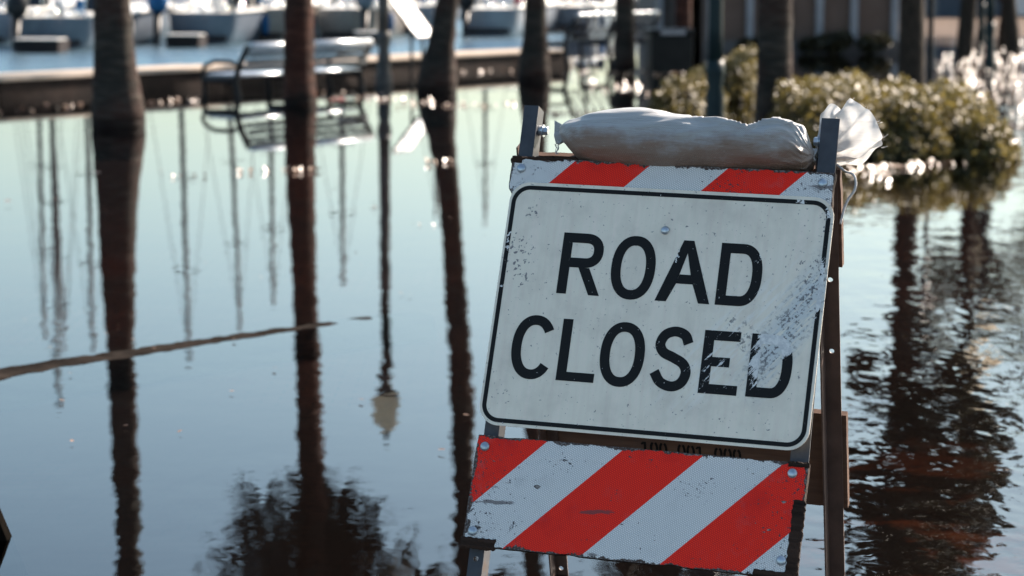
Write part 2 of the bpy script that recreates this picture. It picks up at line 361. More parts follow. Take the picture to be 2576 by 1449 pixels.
M['alu'] = simple('bare_aluminium_edge', (.25, .26, .27), (.4, .41, .42), 40, .5, metal=.6)

def bag_mat():
    m, nt, b, L = newmat('woven_sandbag_cloth')
    P = coords(nt, L); sx = N(nt, 'ShaderNodeSeparateXYZ'); L(P, sx.inputs[0]); z = sx.outputs[2]; u = sx.outputs[0]
    n = noise(nt, L, P, 16, 5, .6); n2 = noise(nt, L, coords(nt, L, scale=(1, 3, 6)), 14, 6, .7); fi = noise(nt, L, P, 420, 2)
    # sand inside stains the lower half brown
    lvl = math_(nt, L, 'ADD', z, math_(nt, L, 'ADD', math_(nt, L, 'MULTIPLY', n, -.11), math_(nt, L, 'MULTIPLY', n2, -.06)))
    lo = math_(nt, L, 'MULTIPLY', step(nt, L, lvl, -.028, -.066), step(nt, L, noise(nt, L, coords(nt, L, scale=(1, 1.5, 1.5)), 120, 4, .7), .12, .42))
    tail = step(nt, L, u, .555, .575)
    lo = math_(nt, L, 'MULTIPLY', lo, math_(nt, L, 'SUBTRACT', 1, math_(nt, L, 'MULTIPLY', tail, .6)))
    c = mixc(nt, L, lo, mixc(nt, L, tail, (.39, .40, .40), (.66, .66, .65)), (.23, .155, .115))
    c = mixc(nt, L, math_(nt, L, 'MULTIPLY', step(nt, L, n2, .5, .75), .35), c, (.30, .25, .22))
    wv = math_(nt, L, 'MULTIPLY', math_(nt, L, 'SINE', math_(nt, L, 'MULTIPLY', u, 2 * PI / .0040)), math_(nt, L, 'SINE', math_(nt, L, 'MULTIPLY', z, 2 * PI / .0034)))
    wp = noise(nt, L, coords(nt, L, scale=(.5, 1, 22)), 28, 3, .6)     # loose horizontal tapes of the weave
    c = mixc(nt, L, math_(nt, L, 'MULTIPLY', step(nt, L, wp, .5, .75), .35), c, (.22, .21, .20))
    c = mixc(nt, L, math_(nt, L, 'MULTIPLY', step(nt, L, wv, -.8, .9), .38), c, mixc(nt, L, .5, c, (.2, .2, .2)))
    L(c, b.inputs['Base Color']); b.inputs['Roughness'].default_value = .42
    hh = math_(nt, L, 'ADD', math_(nt, L, 'MULTIPLY', wv, .12), math_(nt, L, 'ADD', math_(nt, L, 'MULTIPLY', n2, 1.6), math_(nt, L, 'MULTIPLY', wp, .25)))
    bump(nt, L, b, hh, .0032)
    t = N(nt, 'ShaderNodeBsdfTranslucent'); L(c, t.inputs[0])
    mx = N(nt, 'ShaderNodeMixShader')
    L(math_(nt, L, 'ADD', .06, math_(nt, L, 'MULTIPLY', tail, .36)), mx.inputs[0])
    L(b.outputs[0], mx.inputs[1]); L(t.outputs[0], mx.inputs[2]); L(mx.outputs[0], nt.nodes['Material Output'].inputs[0])
    return m
M['bag'] = bag_mat()
M['cord'] = simple('white_cotton_cord', (.40, .38, .36), (.58, .55, .52), 200, .8)

# ---------------------------------------------------------------- mesh helpers
class MB:
    def __init__(s): s.v = []; s.f = []; s.uv = None
    def add(s, vs, fs):
        o = len(s.v); s.v += [tuple(p) for p in vs]; s.f += [tuple(i + o for i in f) for f in fs]; return s
    def box(s, x0, x1, y0, y1, z0, z1, M4=None):
        vs = [Vector((x, y, z)) for z in (z0, z1) for y in (y0, y1) for x in (x0, x1)]
        if M4: vs = [M4 @ p for p in vs]
        return s.add(vs, [(0, 2, 3, 1), (4, 5, 7, 6), (0, 1, 5, 4), (2, 6, 7, 3), (0, 4, 6, 2), (1, 3, 7, 5)])
    def tube(s, pts, rad, n=8, cap=True):
        pts = [Vector(p) for p in pts]; k = len(pts)
        if not hasattr(rad, '__len__'): rad = [rad] * k
        vs = []; ref = None
        for i, p in enumerate(pts):
            d = (pts[min(i + 1, k - 1)] - pts[max(i - 1, 0)]).normalized()
            a = d.cross(Vector((0, 0, 1)))
            if a.length < .1: a = d.cross(Vector((0, 1, 0)))
            a.normalize()
            if ref is not None and a.dot(ref) < 0: a = -a
            ref = a; b = d.cross(a).normalized()
            for j in range(n):
                t = 2 * PI * j / n; vs.append(p + (a * math.cos(t) + b * math.sin(t)) * rad[i])
        fs = [(i * n + j, i * n + (j + 1) % n, (i + 1) * n + (j + 1) % n, (i + 1) * n + j) for i in range(k - 1) for j in range(n)]
        if cap: fs += [tuple(range(n))[::-1], tuple(range((k - 1) * n, k * n))]
        return s.add(vs, fs)
    def lathe(s, prof, n=20, c=(0, 0), M4=None):
        vs = []
        for r, z in prof:
            for j in range(n):
                t = 2 * PI * j / n; vs.append(Vector((c[0] + r * math.cos(t), c[1] + r * math.sin(t), z)))
        if M4: vs = [M4 @ p for p in vs]
        k = len(prof)
        fs = [(i * n + j, i * n + (j + 1) % n, (i + 1) * n + (j + 1) % n, (i + 1) * n + j) for i in range(k - 1) for j in range(n)]
        fs += [tuple(range(n))[::-1], tuple(range((k - 1) * n, k * n))]
        return s.add(vs, fs)
    def strip(s, pts, wd, y0, y1, closed=False):
        """flat ribbon of width wd along 2-D points (x, z-down), standing from y0 (back) to y1 (front)"""
        pts = [Vector((p[0], p[1])) for p in pts]; k = len(pts); L_, R_ = [], []
        for i in range(k):
            if closed: d = pts[(i + 1) % k] - pts[i - 1]
            else: d = pts[min(i + 1, k - 1)] - pts[max(i - 1, 0)]
            d.normalize(); nrm = Vector((-d.y, d.x)) * wd / 2
            L_.append(pts[i] + nrm); R_.append(pts[i] - nrm)
        m = k if closed else k - 1
        for i in range(m):
            j = (i + 1) % k
            s.poly([L_[i], L_[j], R_[j], R_[i]], y0, y1, sides=False)
        return s
    def poly(s, p2, y0, y1, sides=True):
        k = len(p2)
        vs = [(p[0], y1, -p[1]) for p in p2] + [(p[0], y0, -p[1]) for p in p2]
        fs = [tuple(range(k)), tuple(range(k, 2 * k))[::-1]]
        fs += [(i, (i + 1) % k, k + (i + 1) % k, k + i) for i in range(k)]
        return s.add(vs, fs)
    def build(s, name, mat, parent=None, smooth=False, mats=None, bevel=0, weld=False):
        me = bpy.data.meshes.new(name); me.from_pydata(s.v, [], s.f); me.validate()
        me.materials.append(mat)
        ob = bpy.data.objects.new(name, me); C.objects.link(ob)
        import bmesh
        bm = bmesh.new(); bm.from_mesh(me)
        if weld: bmesh.ops.remove_doubles(bm, verts=bm.verts, dist=1e-5)
        bmesh.ops.recalc_face_normals(bm, faces=bm.faces)
        if bevel: bmesh.ops.bevel(bm, geom=bm.edges[:], offset=bevel, segments=2, affect='EDGES', profile=.6)
        bm.to_mesh(me); bm.free()
        if smooth: me.polygons.foreach_set('use_smooth', [True] * len(me.polygons))
        if parent: ob.parent = parent
        return ob
def empty(name, loc=(0, 0, 0), rz=0):
    o = bpy.data.objects.new(name, None); C.objects.link(o); o.location = loc; o.rotation_euler = (0, 0, rz)
    o.empty_display_size = .1; return o
def tag(o, label=None, cat=None, group=None, kind=None):
    if label: o['label'] = label
    if cat: o['category'] = cat
    if group: o['group'] = group
    if kind: o['kind'] = kind
    return o
def copy_tree(o, parent=None):
    c = o.copy(); C.objects.link(c)
    if parent: c.parent = parent; c.matrix_parent_inverse = o.matrix_parent_inverse.copy()
    for ch in list(o.children): copy_tree(ch, c)
    return c

# ---------------------------------------------------------------- setting
WD = Vector((.59, .807)); WD.normalize(); WN = Vector((-WD.y, WD.x))       # seawall direction, sea side normal
W0 = at(0, 252).to_2d()
def wallpt(t, s=0): return W0 + WD * t + WN * s
T0, T1 = -60, 28
# ground below the flood: one sheet to the horizon
mb = MB()
ys = [-30, 4, 8, 14, 20, 60, 1500]; zs = [-.10, -.10, -.10, -.16, -.28, -.9, -.9]
for i, y in enumerate(ys):
    for x in (-900, 900): mb.v.append((x, y, zs[i]))
for i in range(len(ys) - 1): mb.f.append((2 * i, 2 * i + 1, 2 * i + 3, 2 * i + 2))
tag(mb.build('ground', M['ground']), kind='structure')
mb = MB(); a = wallpt(T0, .1); b_ = wallpt(T1, .1)
b_ = wallpt(8.9, .1)
mb.add([(-900, -200, 0), (900, -200, 0), (900, 1500, 0), (b_.x + 60, 1500, 0), (b_.x, b_.y, 0), (a.x, a.y, 0), (-900, a.y, 0)], [(0, 1, 2, 3, 4, 5, 6)])
tag(mb.build('flood_water', M['flood']), kind='structure')
mb = MB(); mb.add([(-900, a.y, 0), (a.x, a.y, 0), (b_.x, b_.y, 0), (b_.x + 60, 1500, 0), (-900, 1500, 0)], [(0, 1, 2, 3, 4)])
tag(mb.build('bay_water', M['bay']), kind='structure')
# land on the far right, rising out of the flood
mb = MB(); g = []
nx, ny = 40, 30
for j in range(ny):
    for i in range(nx):
        x = 1.9 + i * 1.6 + (i / nx) ** 2 * 60; y = 37.2 + j * 2.2 + (j / ny) ** 3 * 300
        e = min(1, j / 2.0) * min(1, i / 1.5)
        z = -.3 + .36 * e + .03 * math.sin(x * 1.7 + y) * e
        mb.v.append((x + .4 * math.sin(y), y + .3 * math.sin(x * 1.3), z))
for j in range(ny - 1):
    for i in range(nx - 1): k = j * nx + i; mb.f.append((k, k + 1, k + nx + 1, k + nx))
tag(mb.build('far_bank', M['land'], smooth=True), kind='structure')

# seawall with a pale cap
root = empty('seawall', (W0.x, W0.y, 0)); tag(root, 'low brown seawall with a sunlit pale cap between the flood and the marina', 'wall')
def wall_local(t, s): p = wallpt(t, s) - W0; return p
mb = MB(); mc = MB()
def prism(mb, t0, t1, s0, s1, z0, z1):
    q = [wall_local(t0, s0), wall_local(t1, s0), wall_local(t1, s1), wall_local(t0, s1)]
    mb.add([(p.x, p.y, z0) for p in q] + [(p.x, p.y, z1) for p in q], [(0, 1, 2, 3), (4, 5, 6, 7), (0, 1, 5, 4), (1, 2, 6, 5), (2, 3, 7, 6), (3, 0, 4, 7)])
t = T0
while t < 8.5:
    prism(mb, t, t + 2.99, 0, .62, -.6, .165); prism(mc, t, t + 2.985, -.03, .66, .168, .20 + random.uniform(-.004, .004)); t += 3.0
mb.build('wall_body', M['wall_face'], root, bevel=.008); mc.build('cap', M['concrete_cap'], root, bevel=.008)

# kerb crest barely above the water, crossing the left half of the picture
pts = [at(-260, 1000), at(0, 941), at(150, 914), at(300, 893), at(430, 873), at(560, 853), at(700, 832), at(800, 818), at(900, 802), at(980, 794), at(1060, 784)]
mb = MB(); sec = []
n = 90
def lerp_path(pts, k):
    cum = [0]
    for i in range(1, len(pts)): cum.append(cum[-1] + (pts[i] - pts[i - 1]).length)
    out = []
    for j in range(k):
        d = cum[-1] * j / (k - 1); i = max(q for q in range(len(pts) - 1) if cum[q] <= d + 1e-9)
        f = (d - cum[i]) / (cum[i + 1] - cum[i]); out.append(pts[i].lerp(pts[i + 1], f))
    return out
path = lerp_path(pts, n)
for i, p in enumerate(path):
    d = (path[min(i + 1, n - 1)] - path[max(i - 1, 0)]).normalized(); nn = Vector((-d.y, d.x, 0))
    f = i / (n - 1); top = .010 - .0115 * f ** 1.3 + .0022 * math.sin(i * .9) * (1 - f) + random.uniform(-.0012, .0012)
    hw = .070
    for (o, z) in ((-hw - .02, -.09), (-hw, top - .008), (-hw * .45, top - .0008), (hw * .3, top), (hw, top - .006), (hw + .02, -.09)):
        mb.v.append(p + nn * (o + random.uniform(-.006, .006)) + Vector((0, 0, z + random.uniform(-.0008, .0008))))
for i in range(n - 1):
    for j in range(5): k = i * 6 + j; mb.f.append((k, k + 1, k + 7, k + 6))
tag(mb.build('kerb', M['kerb'], smooth=True), kind='structure')

# ---------------------------------------------------------------- palms and trees
def trunk_mb(path, n=18, rough=.004):
    """path: list of (x, y, z, r) relative to the base; densified with a wavy bark outline"""
    P = []
    for i in range(len(path) - 1):
        a, b = Vector(path[i]), Vector(path[i + 1]); k = max(2, int((b.z - a.z) / .12) + 1) if len(path[i]) == 4 else 4
        for j in range(k): P.append(a.lerp(b, j / k))
    P.append(Vector(path[-1]))
    mb = MB(); vs = []
    ph = random.uniform(0, 6)
    for i, p in enumerate(P):
        for j in range(n):
            t = 2 * PI * j / n
            r = p[3] * (1 + .035 * math.sin(3 * t + ph) + .02 * math.sin(5 * t + p[2] * 2)) + rough * math.sin(p[2] * 26 + 2 * math.sin(t)) + random.uniform(-rough, rough) * .5
            vs.append((p[0] + r * math.cos(t), p[1] + r * math.sin(t), p[2]))
    k = len(P)
    fs = [(i * n + j, i * n + (j + 1) % n, (i + 1) * n + (j + 1) % n, (i + 1) * n + j) for i in range(k - 1) for j in range(n)]
    fs += [tuple(range(n))[::-1], tuple(range((k - 1) * n, k * n))]
    return mb.add(vs, fs)
def frond_mesh(seed, length=1.5, nf=34, droop=1.0):
    rnd = random.Random(seed); mb = MB()
    for q in range(nf):
        az = q * 2.39996 + rnd.uniform(-.2, .2); el = math.radians(rnd.uniform(-55, 75)); Lf = length * rnd.uniform(.62, 1.15)
        pts = []; p = Vector((0, 0, 0)); e = el; k = 12
        for i in range(k + 1):
            pts.append(p.copy()); p = p + Vector((math.cos(az) * math.cos(e), math.sin(az) * math.cos(e), math.sin(e))) * Lf / k
            e -= droop * (.10 + .016 * i) * max(.15, math.cos(e)); e = max(e, -1.5)
        mb.tube(pts, [.016 - .0011 * i for i in range(k + 1)], 5)
        for i in range(4, k + 1):
            d = (pts[i] - pts[i - 1]).normalized(); side = d.cross(Vector((0, 0, 1)))
            if side.length < .05: side = Vector((math.sin(az), -math.cos(az), 0))
            side.normalize(); up = side.cross(d)
            for h in range(5):
                pp = pts[i - 1].lerp(pts[i], h / 5)
                for sg in (-1, 1):
                    ll = Lf * .30 * math.sin(PI * min(1, (i - 3 + h / 5) / (k - 1.2))) ** .6 * rnd.uniform(.8, 1.15) + .04
                    dd = (side * sg * .8 + d * .75 + up * rnd.uniform(-.1, .3)).normalized(); tip = pp + dd * ll + Vector((0, 0, -ll * rnd.uniform(.15, .5)))
                    mid = pp + dd * ll * .5 + Vector((0, 0, -ll * .05)); wv = d * .016
                    mb.add([pp - wv * .4, pp + wv * .4, mid + wv * 1.5, tip, mid - wv * 1.5], [(0, 1, 2, 3, 4)])
    return mb
def palm(loc, path, mat, label, seed, crown=(1.5, 34, 1.0), crown_z=None):
    t = empty('palm_tree', loc); tag(t, label, 'palm tree', 'palm trees standing in the flood')
    trunk_mb(path).build('trunk', mat, t, smooth=True)
    top = Vector(path[-1][:3])
    c = frond_mesh(seed, *crown).build('crown', M['frond'], t); c.location = top
    return t
def px(b, d, dz=0): return b
b1 = at(299, 318)
palm(b1, [(0, 0, -.4, .215), (0, 0, 0, .208), (0, 0, .14, .205), (-.012, 0, .32, .18), (-.02, 0, .55, .155), (-.03, 0, .96, .137), (-.02, 0, 1.7, .108), (.01, 0, 3.4, .095), (.03, .05, 6.6, .10)],
     M['bark'], 'grey palm with a flared base, leftmost trunk, nearest to the seawall corner', 1, (1.7, 34, 1.0))
b2 = at(755, 262)
palm(b2, [(0, 0, -.4, .155), (0, 0, 0, .150), (-.01, 0, .3, .138), (-.005, 0, .9, .126), (.02, 0, 1.6, .108), (.05, 0, 2.6, .115), (.08, 0, 4.72, .13)],
     M['bark_red'], 'short red-brown palm standing before the slatted bench', 2, (1.45, 21, 1.30))
b3 = at(1098, 231)
palm(b3, [(0, 0, -.5, .23), (0, 0, 0, .20), (.01, 0, .18, .185), (.045, 0, .45, .135), (.11, 0, .88, .105), (.16, 0, 1.6, .10), (.235, .05, 2.9, .115), (.30, .1, 6.2, .11)],
     M['bark'], 'grey palm leaning right with a swollen foot, beside the white tilted panel', 3, (1.6, 34, 1.0))
b4 = at(1343, 204)
palm(b4, [(0, 0, -.5, .19), (0, 0, 0, .176), (.0, 0, .2, .165), (.01, 0, .5, .125), (.012, 0, .9, .108), (.0, .1, 3.2, .10), (.0, .2, 7.2, .10)],
     M['bark'], 'grey palm with a bulging foot between the seawall end and the strap bench', 4, (1.6, 34, 1.0))
b5 = at(1570, 181)
palm(b5, [(0, 0, -.5, .15), (0, 0, 0, .14), (0, 0, .4, .118), (0, 0, 1.1, .108), (0, .1, 3.2, .10), (.1, .2, 7.6, .10)],
     M['bark'], 'slim grey palm standing in front of the strap bench', 5, (1.6, 30, 1.0))
b7 = at_d(1948, 18.0)
palm(b7, [(0, 0, -.4, .16), (0, 0, 0, .15), (0, 0, .5, .13), (-.005, 0, 1.1, .128), (-.01, 0, 3.0, .115), (0, 0, 7.5, .11)],
     M['bark'], 'straight palm trunk between the dark green lamp post and the big hedge', 6, (1.6, 30, 1.0))
b6 = at_d(1718, 31.0)
palm(b6, [(0, 0, -.6, .13), (0, 0, 0, .12), (0, 0, 1, .10), (0, 0, 7.6, .10)], M['bark_red'], 'dark slim palm directly behind the black bin', 7, (1.6, 30, 1.0))

def leaf_cloud(blobs, per, size, seed, shell=.55, glint_share=0.0):
    rng = np.random.default_rng(seed); V = []; 
    tot = sum(b[6] if len(b) > 6 else 1 for b in blobs)
    for b in blobs:
        k = int(per * (b[6] if len(b) > 6 else 1) / tot)
        d = rng.normal(size=(k, 3)); d /= np.linalg.norm(d, axis=1)[:, None]
        r = shell + (1 - shell) * rng.random(k) ** .5
        r *= 1 + .14 * np.sin(d[:, 0] * 7 + b[0] * 3) * np.sin(d[:, 1] * 6 + 1) + .1 * np.sin(d[:, 2] * 9)
        c = np.array(b[:3]) + d * r[:, None] * np.array(b[3:6]); V.append(c)
    c = np.concatenate(V); k = len(c)
    a = rng.normal(size=(k, 3))
    hv = np.array([.597, -.435, .675]); q = rng.random(k) < glint_share           # share of leaves tilted to glint the sun at the camera
    nb = hv + rng.normal(size=(k, 3)) * .16; a2 = np.cross(nb, rng.normal(size=(k, 3)))
    a = np.where(q[:, None], a2, a); a /= np.linalg.norm(a, axis=1)[:, None]
    b = np.cross(a, np.where(q[:, None], nb, rng.normal(size=(k, 3)))); b /= np.linalg.norm(b, axis=1)[:, None]
    s = size * (.6 + .8 * rng.random(k))[:, None]
    nrm = np.cross(a, b)
    vs = np.stack([c - a * s, c + b * s * .42 + nrm * s * .12, c + a * s, c - b * s * .42 + nrm * s * .12], 1).reshape(-1, 3)
    return vs, k
def leaf_obj(name, blobs, per, size, seed, mat, parent, shell=.55, zmin=None, glint_share=0.0):
    vs, k = leaf_cloud(blobs, per, size, seed, shell, glint_share)
    if zmin is not None:
        q = vs.reshape(-1, 4, 3); q = q[q[:, :, 2].min(1) > zmin]; k = len(q); vs = q.reshape(-1, 3)
    me = bpy.data.meshes.new(name)
    me.vertices.add(4 * k); me.vertices.foreach_set('co', vs.astype(np.float32).ravel())
    me.loops.add(4 * k); me.loops.foreach_set('vertex_index', np.arange(4 * k, dtype=np.int32))
    me.polygons.add(k); me.polygons.foreach_set('loop_start', np.arange(0, 4 * k, 4, dtype=np.int32))
    me.update(calc_edges=True); me.materials.append(mat)
    ob = bpy.data.objects.new(name, me); C.objects.link(ob)
    if parent: ob.parent = parent
    return ob
def leafy_tree(loc, trunk, limbs, blobs, per, size, seed, mat, label, bark='oak_bark'):
    t = empty('leafy_tree', loc); tag(t, label, 'tree', 'leafy trees on the right')
    trunk_mb(trunk, 14, .003).build('trunk', M[bark], t, smooth=True)
    for l in limbs:
        MB().tube([p[:3] for p in l], [p[3] for p in l], 9).build('limb', M[bark], t, smooth=True)
    leaf_obj('crown', blobs, per, size, seed, mat, t, shell=.15)
    return t
b8 = at(2290, 228)
leafy_tree(b8, [(0, 0, -.4, .15), (0, 0, 0, .14), (0, 0, .6, .122), (-.02, 0, 1.4, .115), (-.03, 0, 2.6, .11), (0, 0, 3.6, .10)],
           [[(0, 0, 3.4, .09), (.3, .1, 4.3, .06), (.5, .2, 5.4, .03)], [(0, 0, 3.3, .09), (-.35, 0, 4.1, .05), (-.6, .1, 5.0, .02)], [(0, 0, 2.9, .05), (-.25, 0, 3.3, .03), (-.6, .1, 3.5, .015)]],
           [(0, 0, 4.3, .45, .7, .6), (.55, 0, 3.9, .4, .6, .5, .8), (-.45, 0, 3.9, .28, .5, .35, .5), (.25, 0, 5.3, .6, .8, .6), (-.5, 0, 5.2, .4, .5, .4, .6), (.1, 0, 3.2, .25, .4, .45, .5), (.5, 0, 2.9, .22, .4, .4, .4), (-.4, 0, 2.8, .16, .4, .3, .22)], 10500, .06, 11, M['oak_leaf'],
           'dark tree rising out of the dip in the big hedge')
b9 = at_d(2425, 31)
leafy_tree(b9, [(0, 0, -.6, .12), (0, 0, 0, .11), (.1, 0, 1.5, .10), (.12, 0, 4.2, .09)],
           [[(.12, 0, 4.0, .08), (.5, .2, 5.2, .05), (.7, .2, 6.6, .03)], [(.12, 0, 3.8, .07), (-.4, 0, 4.8, .04), (-.7, 0, 5.6, .02)]],
           [(-.3, 0, 5.4, .5, .7, .6), (-.2, 0, 6.8, .6, .8, .6), (-.9, 0, 7.0, .6, .7, .6), (0, 0, 4.2, .4, .5, .4, .6), (-.5, 0, 3.4, .2, .4, .4, .3), (.35, 0, 4.9, .4, .6, .6, .7), (.3, 0, 6.2, .5, .7, .5, .7), (-.75, 0, 4.6, .3, .5, .5, .5)], 9500, .065, 12, M['oak_leaf'],
           'slender tree on the right, leaning over the bright water behind the hedge')
b10 = at_d(2550, 33)
leafy_tree(b10, [(0, 0, -.7, .13), (0, 0, 0, .11), (-.15, 0, 1.2, .10), (-.4, 0, 2.6, .08)],
           [[(-.38, 0, 2.4, .07), (-.9, .1, 3.4, .04), (-1.3, .2, 4.0, .02)], [(-.38, 0, 2.4, .07), (.1, 0, 3.6, .05), (.2, 0, 4.8, .03)]],
           [(-.9, 0, 3.1, .35, .4, .7), (-.4, 0, 3.1, .4, .5, .6), (.1, 0, 3.3, .45, .5, 1.0), (.5, 0, 2.6, .4, .5, .7), (-1.2, .1, 3.9, .4, .4, .5, .6)], 5200, .05, 13, M['pale_leaf'],
           'tree hung with pale grey-green foliage at the right edge')
b11 = at_d(2520, 36)
leafy_tree(b11, [(0, 0, -.4, .07), (0, 0, .2, .06), (.05, 0, .8, .04)], [[(.03, 0, .6, .035), (.3, 0, 1.1, .02)], [(.03, 0, .6, .03), (-.3, 0, 1.0, .02)]],
           [(0, 0, 1.15, .75, .6, .30), (.5, 0, 1.0, .4, .4, .2), (-.3, .2, 1.4, .5, .5, .3)], 3000, .05, 14, M['rust_leaf'], 'low bushy tree with rust-red leaves at the top right corner')
for (xp, dd, rr, lab) in ((2378, 29, .055, 'thin bare stem right of the hedge tree'), ):
    pass

# hedges
def hedge(loc, blobs, per, seed, label, size=.026):
    t = empty('hedge', loc); tag(t, label, 'hedge', 'clipped hedges in the flood')
    for b in blobs[:3]:
        MB().tube([(b[0], b[1], -.4), (b[0] + .02, b[1], 0.05), (b[0] + .06, b[1] + .03, b[2] + b[5] * .4)], [.03, .022, .008], 6).build('stem', M['oak_bark'], t)
    leaf_obj('foliage', blobs, int(per * 1.5), size, seed, M['hedge_leaf'], t, shell=.72, zmin=-.02, glint_share=.10)
    tw = MB()  # solid dark core added for the shade inside the foliage
    for b in blobs:
        prof = []
        for j in range(7):
            a = -PI / 2 + PI * j / 6; prof.append((max(.004, math.cos(a)), math.sin(a)))
        tw.lathe(prof, 12, M4=Matrix.Translation(b[:3]) @ Matrix.Diagonal((b[3] * .76, b[4] * .76, b[5] * .76, 1)))
    tw.build('dark_core', M['oak_bark'], t, smooth=True)
    return t
hb = at_d(2125, 17.4)
hedge(hb, [(-.08, -.7, .0, .36, 1.3, .42), (.30, -.6, .0, .34, 1.3, .40), (-.26, .2, .0, .28, 1.2, .38), (.15, 1.2, .0, .46, .9, .36), (.52, -1.1, 0, .26, .8, .30)], 19000, 21, 'long rounded hedge with sunlit top behind the knotted end of the sandbag')
hb = at_d(2372, 16.3)
hedge(hb, [(-.06, 0, .0, .32, 1.0, .40), (.16, .3, .0, .26, 1.1, .38), (-.24, -.4, .0, .22, .8, .36), (.10, -.9, -.02, .22, .5, .28)], 15000, 22, 'rounded hedge at the right end of the row, beside the glittering water')
hb = at_d(1860, 22.0)
hedge(hb, [(0, 0, .05, .24, .7, .34), (.12, .4, .08, .2, .5, .36)], 4500, 23, 'narrow hedge between the dark green lamp post and the straight palm')
hb = at_d(1722, 20.5)
hedge(hb, [(0, 0, .0, .26, .7, .27), (.18, .3, .02, .2, .6, .31), (-.15, -.3, -.03, .16, .4, .2)], 5200, 24, 'lowest hedge, left of the dark green lamp post above the sandbag')

# ---------------------------------------------------------------- lamp posts
def lamp_post(loc, mat, label, H=3.2, r=.05, base_r=.12):
    t = empty('lamp_post', loc); tag(t, label, 'lamp post', 'acorn lamp posts')
    k = r / .05
    MB().lathe([(base_r, -.6), (base_r, .05), (base_r * .98, .10), (base_r * .8, .14), (base_r * .78, .30), (base_r * .62, .36), (r * 1.35, .46), (r * 1.2, .55)], 20).build('base', mat, t, smooth=True)
    MB().lathe([(r * 1.05, .551), (r, .8), (r * .92, 1.6), (r * .82, H - .25), (r * 1.3, H - .24), (r * 1.3, H - .20), (r * .8, H - .18), (r * .9, H - .06)], 16).build('post', mat, t, smooth=True)
    MB().lathe([(.05, H - .059), (.10, H - .03), (.11, H)], 16).build('collar', mat, t, smooth=True)
    MB().lathe([(.085, H + .001), (.13, H + .09), (.145, H + .18), (.13, H + .28), (.085, H + .37), (.04, H + .41)], 20).build('globe', M['lamp_glass'], t, smooth=True)
    MB().lathe([(.045, H + .411), (.03, H + .44), (.018, H + .47), (.006, H + .54)], 10).build('finial', mat, t, smooth=True)
    return t
lamp_post(at(966, 214), M['lamp_metal'], 'grey-brown lamp post with flared foot between the slatted bench and white panel', H=3.2, r=.058, base_r=.085)
lamp_post(at_d(1800, 17.2), M['green_metal'], 'dark green lamp post rising behind the middle of the sandbag', H=3.3, r=.052, base_r=.085)
lamp_post(at_d(2490, 28.1), M['green_metal'], 'lamp post among the trees at far right, the nearer of two', H=3.2, r=.045, base_r=.07)
lamp_post(at_d(2468, 38.0, .05), M['green_metal'], 'lamp post at far right, farther off on the bank', H=3.2, r=.045, base_r=.07)
t = empty('sign_post', at_d(2341, 24.5)); tag(t, 'thin black post just right of the dark hedge tree', 'post')
MB().lathe([(.03, -.5), (.028, 2.4)], 10).build('pole', M['black_metal'], t, smooth=True)
MB().lathe([(.045, 1.03), (.05, 1.05), (.05, 1.07), (.045, 1.09)], 10).build('yellow_reflector', simple('yellow_reflector', (.45, .25, .03), (.6, .35, .05), 20, .2), t)

# ---------------------------------------------------------------- benches
def bench_frame(t, L, mat, seat_h=.42):
    for x in (0, L / 2, L):
        big = x != L / 2
        pts = [(x, -.02, 0), (x, .02, .20), (x, .06, seat_h - .03), (x, .0, seat_h + .12), (x, -.10, .70)]
        MB().tube(pts, .030, 8).build('leg', mat, t, smooth=True)
        MB().tube([(x, .50, 0), (x, .44, .18), (x, .46, seat_h - .04), (x, .06, seat_h - .045)], .030, 8).build('leg', mat, t, smooth=True)
        if big:
            MB().tube([(x, -.03, .50), (x, .12, .555), (x, .32, .555), (x, .45, .51), (x, .49, .44), (x, .455, .40)], .021, 8).build('armrest', mat, t, smooth=True)
rzB = math.atan2(WD.y, WD.x)
def place_bench(xl, dl): return at_d(xl, dl, -.23)
# slatted bench
def slat_mb(x0, x1, y, z, ry, rz_, n=16):
    """rounded slat: an elliptical bar lying along x"""
    m = MB()
    for x in (x0, x0 + .004, x1 - .004, x1):
        k = .8 if x in (x0, x1) else 1
        for j in range(n): a = 2 * PI * j / n; m.v.append((x, y + ry * k * math.cos(a), z + rz_ * k * math.sin(a)))
    for i in range(3):
        for j in range(n): m.f.append((i * n + j, i * n + (j + 1) % n, (i + 1) * n + (j + 1) % n, (i + 1) * n + j))
    m.f += [tuple(range(n)), tuple(range(3 * n, 4 * n))]; return m
t = empty('park_bench', place_bench(603, 22.3), rzB); tag(t, 'bench with pale horizontal slats facing the marina, half hidden by the red-brown palm', 'bench', 'park benches along the seawall')
bench_frame(t, 1.80, M['black_metal'])
for i in range(3):
    f = (i + .3) / 3.4; y = -.03 - .075 * f; z = .475 + .215 * f
    for (xa, xb) in ((.03, .875), (.925, 1.77)): slat_mb(xa, xb, y, z, .016, .024).build('back_slat', M['dark_slat'], t, smooth=True)
for (xa, xb) in ((.03, .875), (.925, 1.77)): slat_mb(xa, xb, -.11, .695, .036, .040).build('top_rail', M['slat'], t, smooth=True)  # made thick and pale to carry the sun glare
for i in range(6):
    for (xa, xb) in ((.03, .875), (.925, 1.77)): slat_mb(xa, xb, .05 + i * .075, .425, .033, .018).build('seat_slat', M['slat'], t, smooth=True)
